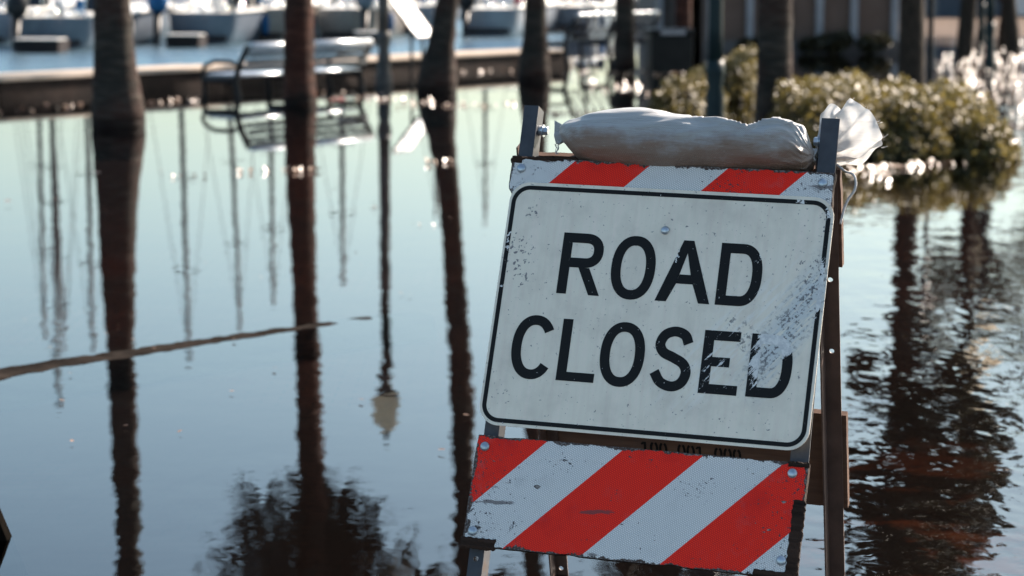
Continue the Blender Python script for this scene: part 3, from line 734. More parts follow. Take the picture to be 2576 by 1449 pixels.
# strap bench
t = empty('park_bench', at_d(1430, 28.5, -.11), rzB); tag(t, 'bench with curved upright metal straps, right of the bulging palm', 'bench', 'park benches along the seawall')
bench_frame(t, 1.83, M['black_metal'])
for i in range(11): slat_mb(.03 + i * .162, .03 + i * .162 + .145, -.11, .735, .022, .022).build('rail_segment', M['slat'], t, smooth=True)
for i in range(11):
    x = .06 + i * 1.71 / 10
    P = [(-.11, .712), (-.125, .66), (-.10, .59), (-.04, .52), (.0, .46), (.05, .43), (.2, .415), (.42, .425), (.46, .40)]
    m = MB()
    for k in range(len(P) - 1):
        (y0, z0), (y1, z1) = P[k], P[k + 1]
        m.add([(x - .022, y0, z0), (x + .022, y0, z0), (x + .022, y1, z1), (x - .022, y1, z1), (x - .022, y0 + .006, z0 - .006), (x + .022, y0 + .006, z0 - .006), (x + .022, y1 + .006, z1 - .006), (x - .022, y1 + .006, z1 - .006)],
              [(0, 1, 2, 3), (7, 6, 5, 4), (0, 3, 7, 4), (1, 5, 6, 2), (0, 4, 5, 1), (3, 2, 6, 7)])
    m.build('strap', M['black_metal'], t)

# white tilted panel on two thin posts
pc = at_d(1040, 26.2, 0); t = empty('information_panel', (pc.x, pc.y, 0)); tag(t, 'small tilted white panel on two thin posts, glaring in the sun', 'sign panel')
wd3 = Vector((WD.x, WD.y, 0)); sdn = Vector((.547, -.398, -.737)); nn3 = Vector((.597, -.435, .675)); c0 = Vector((0, 0, .62))
Mx = Matrix.Translation(c0) @ Matrix((wd3, sdn, nn3)).transposed().to_4x4()
MB().box(-.15, .15, -.245, .245, -.008, .008, Mx).build('panel', M['panel'], t, bevel=.003)
fm = MB()
for (a_, b_2, c_, d_) in ((-.17, .17, -.265, -.247), (-.17, .17, .247, .265), (-.17, -.152, -.246, .246), (.152, .17, -.246, .246)): fm.box(a_, b_2, c_, d_, -.014, .012, Mx)
fm.build('frame', M['black_metal'], t)
for s_ in (-.1, .1):
    q = Vector((0, 0, 0)) + wd3 * s_ + Vector((.04, -.03, 0))
    MB().tube([(q.x, q.y, -.6), (q.x, q.y, .575)], .016, 8).build('post', M['black_metal'], t)

# black bin
pb = at_d(1683, 27.2, -.3); t = empty('litter_bin', pb, .15); tag(t, 'square black litter bin standing in the flood before the building', 'bin')
MB().box(-.235, .235, -.2, .2, 0, .72).build('body', M['plastic_black'], t, bevel=.02)
MB().box(-.25, .25, -.215, .215, .723, .80).build('lid', M['plastic_black'], t, bevel=.018)
MB().box(-.14, .14, -.221, -.217, .735, .785).build('plate', M['trim'], t)

# ---------------------------------------------------------------- buildings on the far bank
def building(name, x0, x1, d, H, label, cols, mat, seed):
    a = at_d(x0, d, 0); b = at_d(x1, d, 0); Wd = b.x - a.x
    t = empty(name, (a.x, d, 0)); tag(t, label, 'building')
    MB().box(0, Wd, 0, 5, -.9, H).build('wall', mat, t)
    r = MB(); r.add([(-.25, -.25, H + .002), (Wd + .25, -.25, H + .002), (Wd + .25, 5.2, H + .002), (-.25, 5.2, H + .002), (Wd * .3, 2.5, H + .5), (Wd * .7, 2.5, H + .5)],
                  [(0, 1, 2, 3), (0, 4, 5, 1), (1, 5, 2), (2, 5, 4, 3), (3, 4, 0)]); r.build('roof', M['roof'], t)
    for c in cols:
        MB().box(c * Wd - .05, c * Wd + .05, -.14, -.02, -.1, H - .003).build('pilaster', M['trim'], t, bevel=.008)
    MB().box(-.05, Wd + .05, -.16, -.145, -.1, .16).build('plinth', M['stucco_grey'], t)
    for k in range(len(cols) - 1):
        if k % 2 == 0:
            c = (cols[k] + cols[k + 1]) / 2 * Wd; f = MB().box(c - .33, c + .33, -.03, -.004, 1.0, 2.0).build('window', M['trim'], t)
            MB().box(c - .28, c + .28, -.034, -.031, 1.05, 1.95).build('pane', M['dark_glass'], f)
    return t
building('pavilion', 1650, 1733, 34.5, 2.4, 'narrow grey-walled hut behind the black bin', (.1, .9), M['stucco_grey'], 1)
building('park_building', 1778, 2262, 33.5, 2.1, 'beige building with pale pilasters behind the palm and hedges', (.02, .22, .40, .58, .76, .97), M['stucco'], 2)
tb = empty('cottage', (at_d(2360, 52).x, 52, 0)); tag(tb, 'blue-grey cottage far off between the trunks on the right', 'house')
MB().box(0, 2.4, 0, 4, -.2, 2.4).build('wall', simple('blue_grey_siding', (.05, .06, .075), (.08, .095, .11), 3, .7), tb)
MB().add([(-.2, -.2, 2.402), (2.6, -.2, 2.402), (2.6, 4.2, 2.402), (-.2, 4.2, 2.402), (-.2, 2, 3.4), (2.6, 2, 3.4)], [(0, 1, 2, 3), (0, 4, 5, 1), (3, 2, 5, 4), (0, 3, 4), (1, 5, 2)]).build('roof', M['roof'], tb)
f = MB().box(.3, 1.0, -.04, -.004, .5, 1.5).build('window', M['deck'], tb); MB().box(.35, .95, -.045, -.041, .55, 1.45).build('pane', M['dark_glass'], f)
f = MB().box(1.5, 2.1, -.04, -.004, .1, 1.9).build('door', M['deck'], tb)
# shrubs along the building's foot
for i, (xp, dd, r_, lab) in enumerate(((2040, 32.9, .17, 'dark low shrub left of the middle of the beige wall'), (2092, 32.9, .22, 'dark round shrub at the middle of the beige wall'), (1880, 32.9, .15, 'small dark shrub at the left part of the beige wall'), (2190, 32.9, .19, 'dark shrub near the right end of the beige wall'))):
    q = at_d(xp, dd, .02); t = empty('shrub', q); tag(t, lab, 'shrub', 'shrubs along the beige building')
    MB().tube([(0, 0, -.1), (.02, 0, .2)], [.03, .015], 6).build('stem', M['oak_bark'], t)
    leaf_obj('foliage', [(0, 0, r_ * .55, r_, r_ * .8, r_ * .6), (.15, 0, r_ * .8, r_ * .6, r_ * .6, r_ * .5)], 900, .05, 50 + i, M['oak_leaf'], t, zmin=-.05)

# ---------------------------------------------------------------- boats
def hull_mb(Lh, B, fb, tr=.78, sheer=.16):
    n = 14; m = MB(); secs = []
    for i in range(n):
        f = i / (n - 1); w_ = B / 2 * (tr + (1 - tr) * math.sin(min(1, f / .45) * PI / 2)) * (1 - max(0, (f - .45) / .55) ** 2.2 * .985)
        zt = fb + sheer * f ** 2; y = f * Lh; rake = .25 * f ** 3
        secs.append([(-w_, y + rake, zt), (-w_ * .96, y + rake * .7, zt * .55), (-w_ * .80, y + rake * .3, .03), (-w_ * .45, y, -.16), (0, y, -.24 + .2 * f ** 3)])
    for s_ in secs:
        full = s_ + [(-x, y, z) for (x, y, z) in s_[-2::-1]]
        m.v += full
    k = 9
    for i in range(n - 1):
        for j in range(k - 1): a = i * k + j; m.f.append((a, a + 1, a + k + 1, a + k))
    m.f.append(tuple(range(k)))
    return m, [s_[0] for s_ in secs]
def boat(loc, rz, Lh, B, fb, hullmat, label, cat, parts, name):
    t = empty(name, loc, rz); tag(t, label, cat, 'boats moored in the marina')
    m, gun = hull_mb(Lh, B, fb); h = m.build('hull', hullmat, t, smooth=True)
    d = MB(); d.v = [(x * .985, y, z + .002) for x, y, z in gun] + [(-x * .985, y, z + .002) for x, y, z in gun]; n = len(gun)
    d.f = [(i, i + 1, n + i + 1, n + i) for i in range(n - 1)]; d.build('deck', M['deck'], t)
    for s_ in (-1, 1):
        MB().tube([(s_ * abs(x) * 1.01, y, z + .01) for x, y, z in gun], .028, 6).build('rub_rail', M['deck'] if s_ > 0 else M['black_metal'], t, smooth=True)
    MB().box(-B * .33, B * .33, -.012, -.002, .05, .13).build('boot_stripe', M['antifoul'], h)
    if 'cabin' in parts:
        cw = B * .34
        cb = MB(); y0, y1 = Lh * .38, Lh * .72; z0 = fb + .02; z1 = fb + .34
        cb.add([(-cw, y0, z0), (cw, y0, z0), (cw * .8, y1, z0 + .04), (-cw * .8, y1, z0 + .04), (-cw * .9, y0 + .04, z1), (cw * .9, y0 + .04, z1), (cw * .62, y1 - .35, z1 - .04), (-cw * .62, y1 - .35, z1 - .04)],
               [(0, 1, 2, 3), (4, 5, 6, 7), (0, 1, 5, 4), (1, 2, 6, 5), (2, 3, 7, 6), (3, 0, 4, 7)])
        c_ = cb.build('cabin', M['deck'], t, bevel=.03)
        for s_ in (-1, 1):
            MB().box(s_ * cw * .93 - .01, s_ * cw * .93 + .01, y0 + .25, y0 + .75, z0 + .13, z0 + .24).build('cabin_window', M['dark_glass'], c_)
    if 'mast' in parts:
        Hm, lean = parts['mast']
        MB().tube([(0, Lh * .5, fb + .3), (lean * Hm * .5, Lh * .5, Hm * .5), (lean * Hm, Lh * .5 - .05, Hm)], [.055, .05, .035], 8).build('mast', M['mast'], t, smooth=True)
        MB().tube([(0, Lh * .5 - .05, fb + .85), (0, Lh * .06, fb + .80)], .03, 8).build('boom', M['mast'], t)
        for zz in (.45, .72):
            MB().tube([(lean * Hm * zz - .25, Lh * .5, Hm * zz), (lean * Hm * zz + .25, Lh * .5, Hm * zz)], .016, 6).build('spreader', M['mast'], t)
        if parts.get('cover'):
            MB().tube([(0, Lh * .48, fb + .93), (0, Lh * .3, fb + .90), (0, Lh * .08, fb + .87)], [.11, .09, .05], 8).build('sail_cover', M[parts['cover']], t, smooth=True)
        for s_ in (-1, 1):
            MB().tube([(s_ * B * .42, Lh * .48, fb + .1), (lean * Hm * .97, Lh * .5, Hm * .97)], .007, 5).build('stay', M['mast'], t)
    if 'rail' in parts:
        r = MB()
        r.tube([(-B * .36, .1, fb + .42), (-B * .38, Lh * .3, fb + .44)], .014, 6); r.tube([(B * .36, .1, fb + .42), (B * .38, Lh * .3, fb + .44)], .014, 6)
        r.tube([(-B * .36, .1, fb + .42), (B * .36, .1, fb + .42)], .014, 6)
        for xx in (-.36, -.12, .12, .36): r.tube([(B * xx, .1, fb), (B * xx, .1, fb + .42)], .012, 6)
        r.build('stern_rail', M['chrome'], t, smooth=True)
    if 'shield' in parts:
        MB().add([(-B * .3, Lh * .45, fb + .02), (B * .3, Lh * .45, fb + .02), (B * .25, Lh * .45 + .22, fb + .33), (-B * .25, Lh * .45 + .22, fb + .33), (-B * .3, Lh * .45 + .02, fb + .02), (B * .3, Lh * .45 + .02, fb + .02), (B * .25, Lh * .45 + .24, fb + .33), (-B * .25, Lh * .45 + .24, fb + .33)],
                 [(0, 1, 2, 3), (7, 6, 5, 4), (0, 4, 5, 1), (1, 5, 6, 2), (2, 6, 7, 3), (3, 7, 4, 0)]).build('windshield', M['dark_glass'], t)
    if 'motor' in parts:
        mm, mx = parts['motor']
        o = MB(); o.lathe([(.05, .0), (.14, .05), (.16, .2), (.14, .36), (.06, .44)], 14, M4=Matrix.Translation((mx, -.28, fb + .02)) @ Matrix.Rotation(-.5, 4, 'X'))
        mo = o.build('outboard_motor', M[mm], t, smooth=True)
        MB().tube([(mx, -.22, fb + .03), (mx, -.34, -.05), (mx, -.42, -.2)], [.07, .05, .05], 8).build('motor_leg', M['black_metal'], mo, smooth=True)
    rb_ = random.Random(int(abs(loc[0]) * 977 + loc[1] * 31))
    for q in range(4):
        cx, cy, w_, h_ = rb_.uniform(-.3, .3) * B, rb_.uniform(.1, 2.6), rb_.uniform(.10, .24), rb_.uniform(.10, .34)
        MB().box(cx - w_ / 2, cx + w_ / 2, cy, cy + w_, fb + .01, fb + .01 + h_).build(('locker', 'seat', 'console', 'cooler')[q], M[rb_.choice(('deck', 'tan_hull', 'black_metal', 'red_canvas', 'blue_canvas', 'grey_hull', 'white_hull'))], t, bevel=.02)
    for q in range(2):
        MB().lathe([(.01, -.16), (.05, -.13), (.06, 0), (.05, .13), (.015, .16)], 10, M4=Matrix.Translation((B * .5 * (-1) ** q, rb_.uniform(.4, 2), fb * .55))).build('fender', M[rb_.choice(('deck', 'blue_canvas', 'tan_hull'))], t, smooth=True)
    for (cx, cy) in ((-.3, .05), (.3, .05), (.1, .6), (-.25, 1.2), (.02, .08), (.38, .5), (-.4, .8), (.2, 1.5)):  # polished knobs added about the deck to glint in the sun
        MB().lathe([(.02, 0), (.045, .03), (.05, .055), (.04, .085), (.012, .10)], 10, M4=Matrix.Translation((cx * B, cy, fb + .01))).build('glint_knob', M['chrome'], t, smooth=True)
    return t
def mast_for(xp, yend, d, fb=.4): return ((yend + 97) * 1.5901 / FPX) * d - CAM_H
boat(at_d(128, 34.5), -.16, 5.2, 1.35, .46, M['grey_hull'], 'grey-blue motorboat with a black outboard at the left edge of the marina', 'motorboat', {'motor': ('black_metal', -.42), 'shield': 1, 'rail': 1}, 'motorboat')
boat(at_d(-60, 36), -.1, 5.0, 1.3, .5, M['white_hull'], 'white boat cut off by the left edge of the photo', 'motorboat', {'shield': 1, 'rail': 1}, 'motorboat')
boat(at_d(300, 39), -.2, 5.6, 1.5, .5, M['white_hull'], 'white motorboat mostly behind the leftmost palm', 'motorboat', {'cabin': 1, 'rail': 1}, 'motorboat')
boat(at_d(505, 36.5), -.14, 5.2, 1.25, .48, M['grey_hull'], 'grey-blue motorboat with a blue covered outboard between the two left palms', 'motorboat', {'motor': ('blue_canvas', -.60), 'shield': 1, 'rail': 1}, 'motorboat')
boat(at_d(655, 38), -.1, 5.2, 1.1, .52, M['tan_hull'], 'tan-hulled boat behind the left half of the slatted bench', 'motorboat', {'cabin': 1, 'motor': ('black_metal', -.4), 'rail': 1}, 'motorboat')
boat(at_d(870, 38.5), -.1, 5.4, 1.2, .50, M['tan_hull'], 'pale tan boat behind the right half of the slatted bench', 'motorboat', {'cabin': 1, 'motor': ('grey_hull', .35), 'rail': 1}, 'motorboat')
boat(at_d(1015, 42), -.1, 5.4, 1.3, .48, M['white_hull'], 'white boat behind the lamp post and white panel', 'motorboat', {'shield': 1, 'rail': 1}, 'motorboat')
boat(at_d(1225, 40.5), -.25, 5.6, 1.2, .46, M['white_hull'], 'white boat right of the leaning palm with a dark waterline', 'motorboat', {'cabin': 1, 'rail': 1, 'motor': ('black_metal', -.3)}, 'motorboat')
boat(at_d(1420, 43), -.2, 5.4, 1.2, .45, M['grey_hull'], 'grey boat between the bulging palm and the strap bench', 'motorboat', {'shield': 1, 'rail': 1}, 'motorboat')
SB = [(-12, 860, 52, 0, 'blue_canvas', 'sailboat far left with a blue sail cover, its mast outside the frame'), (34, 1040, 45, .0, None, 'sailboat with the tallest mast, far left behind the grey motorboat'),
      (52, 885, 50, .03, 'red_canvas', 'sailboat with red sail cover, second mast from the left'), (150, 900, 47, .0, None, 'sailboat with bare boom left of the leftmost palm'),
      (388, 915, 46, .012, 'blue_canvas', 'sailboat with blue sail cover right of the leftmost palm'), (530, 835, 49, .03, None, 'sailboat with a leaning mast between the left palms'),
      (630, 775, 50, .005, 'blue_canvas', 'sailboat whose mast is reflected just left of the red-brown palm'), (815, 720, 47, .0, 'red_canvas', 'sailboat with red cover just right of the red-brown palm'),
      (1052, 545, 56, .0, 'blue_canvas', 'sailboat with a short mast behind the white panel'), (1205, 560, 58, .0, None, 'sailboat with a short mast right of the leaning palm'),
      (1500, 500, 60, .0, None, 'sailboat behind the strap bench'), (1625, 560, 57, .0, 'blue_canvas', 'sailboat just left of the grey-walled hut')]
for i, (xp, ye, d, lean, cov, lab) in enumerate(SB):
    boat(at_d(xp, d - 3), random.uniform(-.12, .05), 6.4, 1.7, .42, M[('white_hull', 'grey_hull', 'tan_hull')[i % 3]], lab, 'sailboat', {'cabin': 1, 'mast': (mast_for(xp, ye, d), -lean if False else lean), 'cover': cov, 'rail': 1}, 'sailboat')

for (xp, dd, lx, lab) in ((92, 33.2, .62, 'short floating dock with sunlit deck beside the black outboard'), (458, 35.2, .5, 'short floating dock with sunlit deck below the blue outboard'), (926, 36.6, .42, 'short floating dock just left of the grey-brown lamp post')):
    q = at_d(xp, dd); t = empty('floating_dock', q, -.12); tag(t, lab, 'dock', 'floating docks in the marina')
    MB().box(-lx / 2, lx / 2, 0, .5, -.15, .17).build('float', M['antifoul'], t, bevel=.02)
    for k in range(2): MB().box(-lx / 2 - .01, lx / 2 + .01, -.04 + k * .21, .155 + k * .21, .175, .195).build('deck_plank', M['deck'], t, bevel=.014)

# ---------------------------------------------------------------- floating leaves, many tilted for glints
def debris():
    rng = np.random.default_rng(5); P = []
    def line(x0, y0, x1, y1, n, sx, sy):
        for _ in range(n):
            f = rng.random(); P.append((x0 + (x1 - x0) * f + rng.normal() * sx, y0 + (y1 - y0) * f + rng.normal() * sy))
    line(330, 455, 720, 430, 12, 10, 2.5); line(0, 282, 230, 268, 16, 10, 4); line(370, 262, 520, 250, 26, 8, 4)
    line(800, 240, 1100, 262, 60, 15, 8); line(1120, 268, 1300, 262, 40, 8, 3); line(1150, 178, 1300, 172, 50, 8, 4)
    line(1320, 285, 1660, 292, 170, 10, 3); line(720, 432, 800, 430, 14, 6, 2); line(1060, 412, 1150, 410, 10, 6, 2)
    line(1440, 184, 1780, 188, 150, 12, 3); line(1500, 215, 1790, 240, 60, 20, 6); line(2200, 428, 2410, 410, 70, 14, 4)
    line(2420, 390, 2560, 330, 70, 20, 14); line(2380, 250, 2600, 160, 420, 50, 40); line(2400, 150, 2600, 120, 190, 34, 20)  # dense leaves here also stand in for sun glitter on the water
    line(2100, 420, 2250, 450, 30, 10, 8); line(900, 560, 1100, 565, 4, 30, 6)
    nflat = len(P)
    for _ in range(34): P.append((rng.uniform(20, 1180), rng.uniform(380, 1150)))
    vs = []; fs = []
    for ip_, (x, y) in enumerate(P):
        p = at(x, max(y, 60)); s = rng.uniform(.012, .028) * (1 if p.y > 12 else .35); az = rng.random() * 6.28
        if ip_ >= nflat: nb = Vector((rng.normal() * .08, rng.normal() * .08, 1)); s *= 1.3
        elif rng.random() < .45: nb = Vector((.597, -.435, .675)) + Vector(rng.normal(size=3) * .13)  # tilted to mirror the sun towards the camera
        else: nb = Vector((rng.normal() * .5, rng.normal() * .5, 1))
        nb.normalize(); u = Vector((math.cos(az), math.sin(az), 0)); u = (u - nb * u.dot(nb)).normalized(); v = nb.cross(u)
        o = len(vs); cz = .004 + s * .5
        c = Vector((p.x, p.y, cz))
        for (a, b, h) in ((-1, 0, 0), (-.4, .5, .12), (.5, .45, .1), (1, 0, -.05), (.5, -.45, .1), (-.4, -.5, .12)): vs.append(tuple(c + u * a * s + v * b * s + nb * (.35 * h * s)))
        vs.append(tuple(c - nb * .03 * s))
        for k in range(6): fs.append((o + k, o + (k + 1) % 6, o + 6))
    m = MB(); m.v = vs; m.f = fs
    return m.build('floating_leaves', M['debris'], smooth=False)
tag(debris(), 'wet leaves tilted to glint in lines on the flood', 'debris', kind='stuff')

# ---------------------------------------------------------------- barricade
P0 = Vector((.0014, 4.4699, CAM_H - .3613))
MF = Matrix.Translation(P0) @ Matrix.Rotation(-.323, 4, 'Z') @ Matrix.Rotation(.0219, 4, 'Y') @ Matrix.Rotation(-.3904, 4, 'X')
# plane of the rear frame, hinged on the front legs; y = away from camera
MR = Matrix.Translation(MF @ Vector((0, .03, .0697))) @ Matrix.Rotation(-.323, 4, 'Z') @ Matrix.Rotation(.0219, 4, 'Y') @ Matrix.Rotation(.3014, 4, 'X')
bc = MF @ Vector((.33, .15, -1.0))
root = empty('barricade', (bc.x, bc.y, -.09)); tag(root, 'striped folding barricade carrying the road sign, standing in shallow flood water', 'barricade')
def put(ob, Mw, parent=None):
    ob.parent = parent or root
    ob.matrix_world = Mw
    pm = (parent or root)
    ob.matrix_parent_inverse = Matrix.Identity(4)
    base = pm['_mw'] if False else None
    return ob
WORLD = {root: Matrix.Translation(root.location)}
def put(ob, Mw, parent=None):
    p = parent or root; ob.parent = p; ob.matrix_parent_inverse = Matrix.Identity(4)
    ob.matrix_basis = WORLD[p].inverted() @ Mw; WORLD[ob] = Mw.copy(); return ob
def leaned(k, u0=0): return Matrix(((1, 0, -k, 0), (0, 1, 0, 0), (0, 0, 1, 0), (0, 0, 0, 1)))
def plate(m, u0, u1, v0, v1, y0, y1, holes=(), r=.0048, k=0.0):
    """flat strap with round holes (u right, v down)"""
    hs = sorted(holes, key=lambda h: h[1]); segs = []; cur = v0; w2 = (u1 - u0) / 2
    for (hu, hv) in hs:
        if hv - r * 1.8 > cur: segs.append(('q', cur, hv - r * 1.8))
        segs.append(('h', hv - r * 1.8, hv + r * 1.8, hu, hv)); cur = hv + r * 1.8
    segs.append(('q', cur, v1))
    sh = lambda u, v: u + k * v
    for s_ in segs:
        if s_[0] == 'q':
            m.poly([(sh(u0, s_[1]), s_[1]), (sh(u1, s_[1]), s_[1]), (sh(u1, s_[2]), s_[2]), (sh(u0, s_[2]), s_[2])], y0, y1)
        else:
            _, a, b, hu, hv = s_; n = 24; outer = []; inner = []
            for j in range(n):
                t = 2 * PI * j / n + PI / 4; c, s2 = math.cos(t), math.sin(t); q = max(abs(c), abs(s2))
                ou = hu + (c / q) * ((u1 - hu) if c > 0 else (hu - u0)); ov = hv + (s2 / q) * (b - hv)
                outer.append((sh(ou, ov), ov)); inner.append((sh(hu + c * r, hv + s2 * r), hv + s2 * r))
            o = len(m.v)
            for y in (y1, y0):
                m.v += [(p[0], y, -p[1]) for p in outer] + [(p[0], y, -p[1]) for p in inner]
            for j in range(n):
                jj = (j + 1) % n
                m.f += [(o + j, o + jj, o + n + jj, o + n + j), (o + 2 * n + j, o + 3 * n + j, o + 3 * n + jj, o + 2 * n + jj), (o + n + j, o + n + jj, o + 3 * n + jj, o + 3 * n + j), (o + j, o + 2 * n + j, o + 2 * n + jj, o + jj)]
    return m
def dome(m, u, v, y, r, h, hexa=False, M4=None):
    prof = [(r, 0), (r, h * .25), (r * .86, h * .6), (r * .55, h * .88), (r * .15, h)]
    T = (M4 or Matrix.Identity(4)) @ Matrix.Translation((u, y, -v)) @ Matrix.Rotation(PI / 2, 4, 'X')
    if hexa: m.lathe([(r, 0), (r, h * .8), (r * .85, h)], 6, M4=T)
    else: m.lathe(prof, 20, M4=T)
    return m
K = .0229
# legs of the front frame: angle iron, flange on the inner side
lh = [.03 + .0015]
def leg(name, face, flange, y0, v0, v1, hs, Mw, mat, side, fr=1):
    m = MB(); plate(m, face[0], face[1], v0, v1, y0 + .003, y0, holes=[((face[0] + face[1]) / 2, h) for h in hs], k=K if Mw is MF else .0)
    kk = K if Mw is MF else 0
    u = flange; q = .003 if side > 0 else -.003
    # flange running away from (fr>0) or towards (fr<0) the camera, butted to the face plate
    ya, yb = (y0 + .0031, y0 + .036) if fr > 0 else (y0 - .0001, y0 - .034)
    m.add([(u + kk * v0, ya, -v0), (u - q + kk * v0, ya, -v0), (u - q + kk * v1, ya, -v1), (u + kk * v1, ya, -v1), (u + kk * v0, yb, -v0), (u - q + kk * v0, yb, -v0), (u - q + kk * v1, yb, -v1), (u + kk * v1, yb, -v1)],
          [(0, 1, 2, 3), (7, 6, 5, 4), (0, 4, 5, 1), (1, 5, 6, 2), (2, 6, 7, 3), (3, 7, 4, 0)])
    return put(m.build(name, mat), Mw)
leg('leg', (.0045, .0325), .0325, .0185, -.108, 1.02, (.30, .753, .9), MF, M['steel'], 1)
leg('leg', (.5715, .6045), .5715, .0185, -.108, 1.02, (.30, .9), MF, M['steel'], -1)
leg('leg', (-.004, .0235), -.004, .0, .03, 1.07, (.13, .278, .426, .97), MR, M['rust_steel'], -1, -1)
leg('leg', (.5655, .5975), .5655, .0, .03, 1.07, (.13, .278, .426), MR, M['rust_steel'], -1, -1)
# boards
def board(u0, v0, y0, thick, mat, Mw, label=None, wsize=.61, h=.203, jag=1):
    nx, nz = 96, 26; vs = []; rnd = random.Random(int(v0 * 1000) + 3)
    def edge(i): return (max(0, math.sin(i * .31 + v0 * 9) * math.sin(i * .117 + 1)) ** 4) * .0035 * jag + rnd.uniform(0, .0007) * jag
    top = [edge(i) for i in range(nx + 1)]; bot = [edge(i + 50) for i in range(nx + 1)]; lf = [edge(i + 9) for i in range(nz + 1)]; rt = [edge(i + 31) for i in range(nz + 1)]
    for j in range(nz + 1):
        for i in range(nx + 1):
            fu, fv = i / nx, j / nz; u = u0 + fu * wsize; v = v0 + fv * h
            v += (top[i] * (1 - fv) ** 20 - bot[i] * fv ** 20); u += (lf[j] + (.0125 * min(1, max(0, fv - .30) / .08) if v0 == 0 and mat is not M['wood'] else 0)) * (1 - fu) ** 40 - rt[j] * fu ** 40
            vs.append((u, 0, -v))
    m = MB(); nvt = len(vs); m.v = [(x, y0, z) for x, y, z in vs] + [(x, y0 + thick, z) for x, y, z in vs]; W_ = nx + 1
    mats = []
    for j in range(nz):
        for i in range(nx):
            k = j * W_ + i; m.f.append((k, k + W_, k + W_ + 1, k + 1)); mats.append(0)
            k += nvt; m.f.append((k, k + 1, k + W_ + 1, k + W_)); mats.append(1)
    for i in range(nx):
        m.f.append((i, i + 1, nvt + i + 1, nvt + i)); mats.append(1)
        k = nz * W_ + i; m.f.append((k, nvt + k, nvt + k + 1, k + 1)); mats.append(1)
    for j in range(nz):
        k = j * W_; m.f.append((k, nvt + k, nvt + k + W_, k + W_)); mats.append(1)
        k = j * W_ + nx; m.f.append((k, k + W_, nvt + k + W_, nvt + k)); mats.append(1)
    me = bpy.data.meshes.new('striped_board'); me.from_pydata(m.v, [], m.f)
    me.materials.append(mat); me.materials.append(M['rot_wood'] if mat is not M['wood'] else M['wood'])
    me.polygons.foreach_set('material_index', mats)
    uv = me.uv_layers.new(name='UVMap')
    for lp in me.loops:
        p = me.vertices[lp.vertex_index].co; uv.data[lp.index].uv = (p.x - u0, -p.z - v0)
    ob = bpy.data.objects.new('striped_board' if mat is not M['wood'] else 'rear_board', me); C.objects.link(ob)
    if label: ob['label'] = label
    return put(ob, Mw)
up = board(.0, .0, .0, .0175, M['stripes_up'], MF, 'upper striped board with dark rotten top edge')
lw = board(.0112, .5295, .0, .0175, M['stripes_low'], MF, 'lower red and white striped board with chipped corners')
# rotten splinters along the lower board's corner and right edge
rw = MB(); rnd = random.Random(4)
def chunk(m, u0, u1, v0, v1, y0, y1, nu=14, nv=5):
    base = len(m.v)
    g = []
    for j in range(nv + 1):
        for i in range(nu + 1):
            e = (i in (0, nu)) or (j in (0, nv))
            g.append((u0 + (u1 - u0) * i / nu + (rnd.uniform(-.0016, .0016)), y1 + (0.002 if e else 0) + rnd.uniform(-.0008, .0008), -(v0 + (v1 - v0) * j / nv + rnd.uniform(-.0013, .0013))))
    m.v += g
    W_ = nu + 1
    for j in range(nv):
        for i in range(nu): k = base + j * W_ + i; m.f.append((k, k + 1, k + W_ + 1, k + W_))
    bb = len(m.v); edge = [i for i in range(W_)] + [j * W_ + nu for j in range(1, nv + 1)] + [nv * W_ + i for i in range(nu - 1, -1, -1)] + [j * W_ for j in range(nv - 1, 0, -1)]
    for e in edge: p = g[e]; m.v.append((p[0], y0, p[2]))
    for q in range(len(edge)): a, b2 = q, (q + 1) % len(edge); m.f.append((base + edge[a], base + edge[b2], bb + b2, bb + a))
chunk(rw, .0085, .074, .7175, .738, .004, -.0035); put(rw.build('rotten_corner', M['rot_wood'], smooth=False), MF, lw); rw = MB(); chunk(rw, .601, .6235, .595, .728, .004, -.0022, 5, 26); chunk(rw, .545, .622, .722, .736, .004, -.003, 18, 4)
chunk(rw, .585, .6215, .528, .538, .004, -.0026, 9, 3)
put(rw.build('rotten_edge', M['rot_wood'], smooth=False), MF, lw)
rw2 = MB(); chunk(rw2, -.0012, .10, -.0022, .0045, .004, -.002, 22, 2); chunk(rw2, -.002, .02, .001, .012, .004, -.0016, 5, 3)
put(rw2.build('rotten_edge', M['rot_wood']), MF, up)
# rear boards, bare wood towards the camera
board(.012, .058, .0035, .0175, M['wood'], MR, 'upper rear board seen edge-on, brown bare wood', .592, .195, .4)
rb = board(.012, .563, .0035, .0175, M['wood'], MR, 'lower rear board of bare brown wood with black stencilled digits', .594, .203, .4)
st = MB()
def zero(m, u, v, w_, h):
    for sg in (-1, 1):
        pts = [(u + sg * (w_ / 2) * math.cos(a) ** .8 if math.cos(a) > 0 else u, v + (h / 2) * math.sin(a)) for a in [(-1.30 + 2.6 * i / 12) for i in range(13)]]
        m.strip(pts, .0048, .0034, .0026)
def one(m, u, v, w_, h):
    m.strip([(u, v - h / 2), (u, v + h / 2)], .0050, .0034, .0026); m.strip([(u - .0072, v - h / 2 + .0060), (u - .0028, v - h / 2 + .0012)], .0042, .0034, .0026)
for i, ch in enumerate('100.001.000'):
    u = .203 + i * .0186; v = .672
    if ch == '0': zero(st, u, v, .0125, .028)
    elif ch == '1': one(st, u, v, .0125, .028)
    else: st.poly([(u - .002, v + .010), (u + .002, v + .010), (u + .002, v + .014), (u - .002, v + .014)], .0034, .0026)
put(st.build('stencilled_digits', simple('stencil_ink', (.006, .006, .006), (.012, .011, .01), 60, .7)), MR, rb)
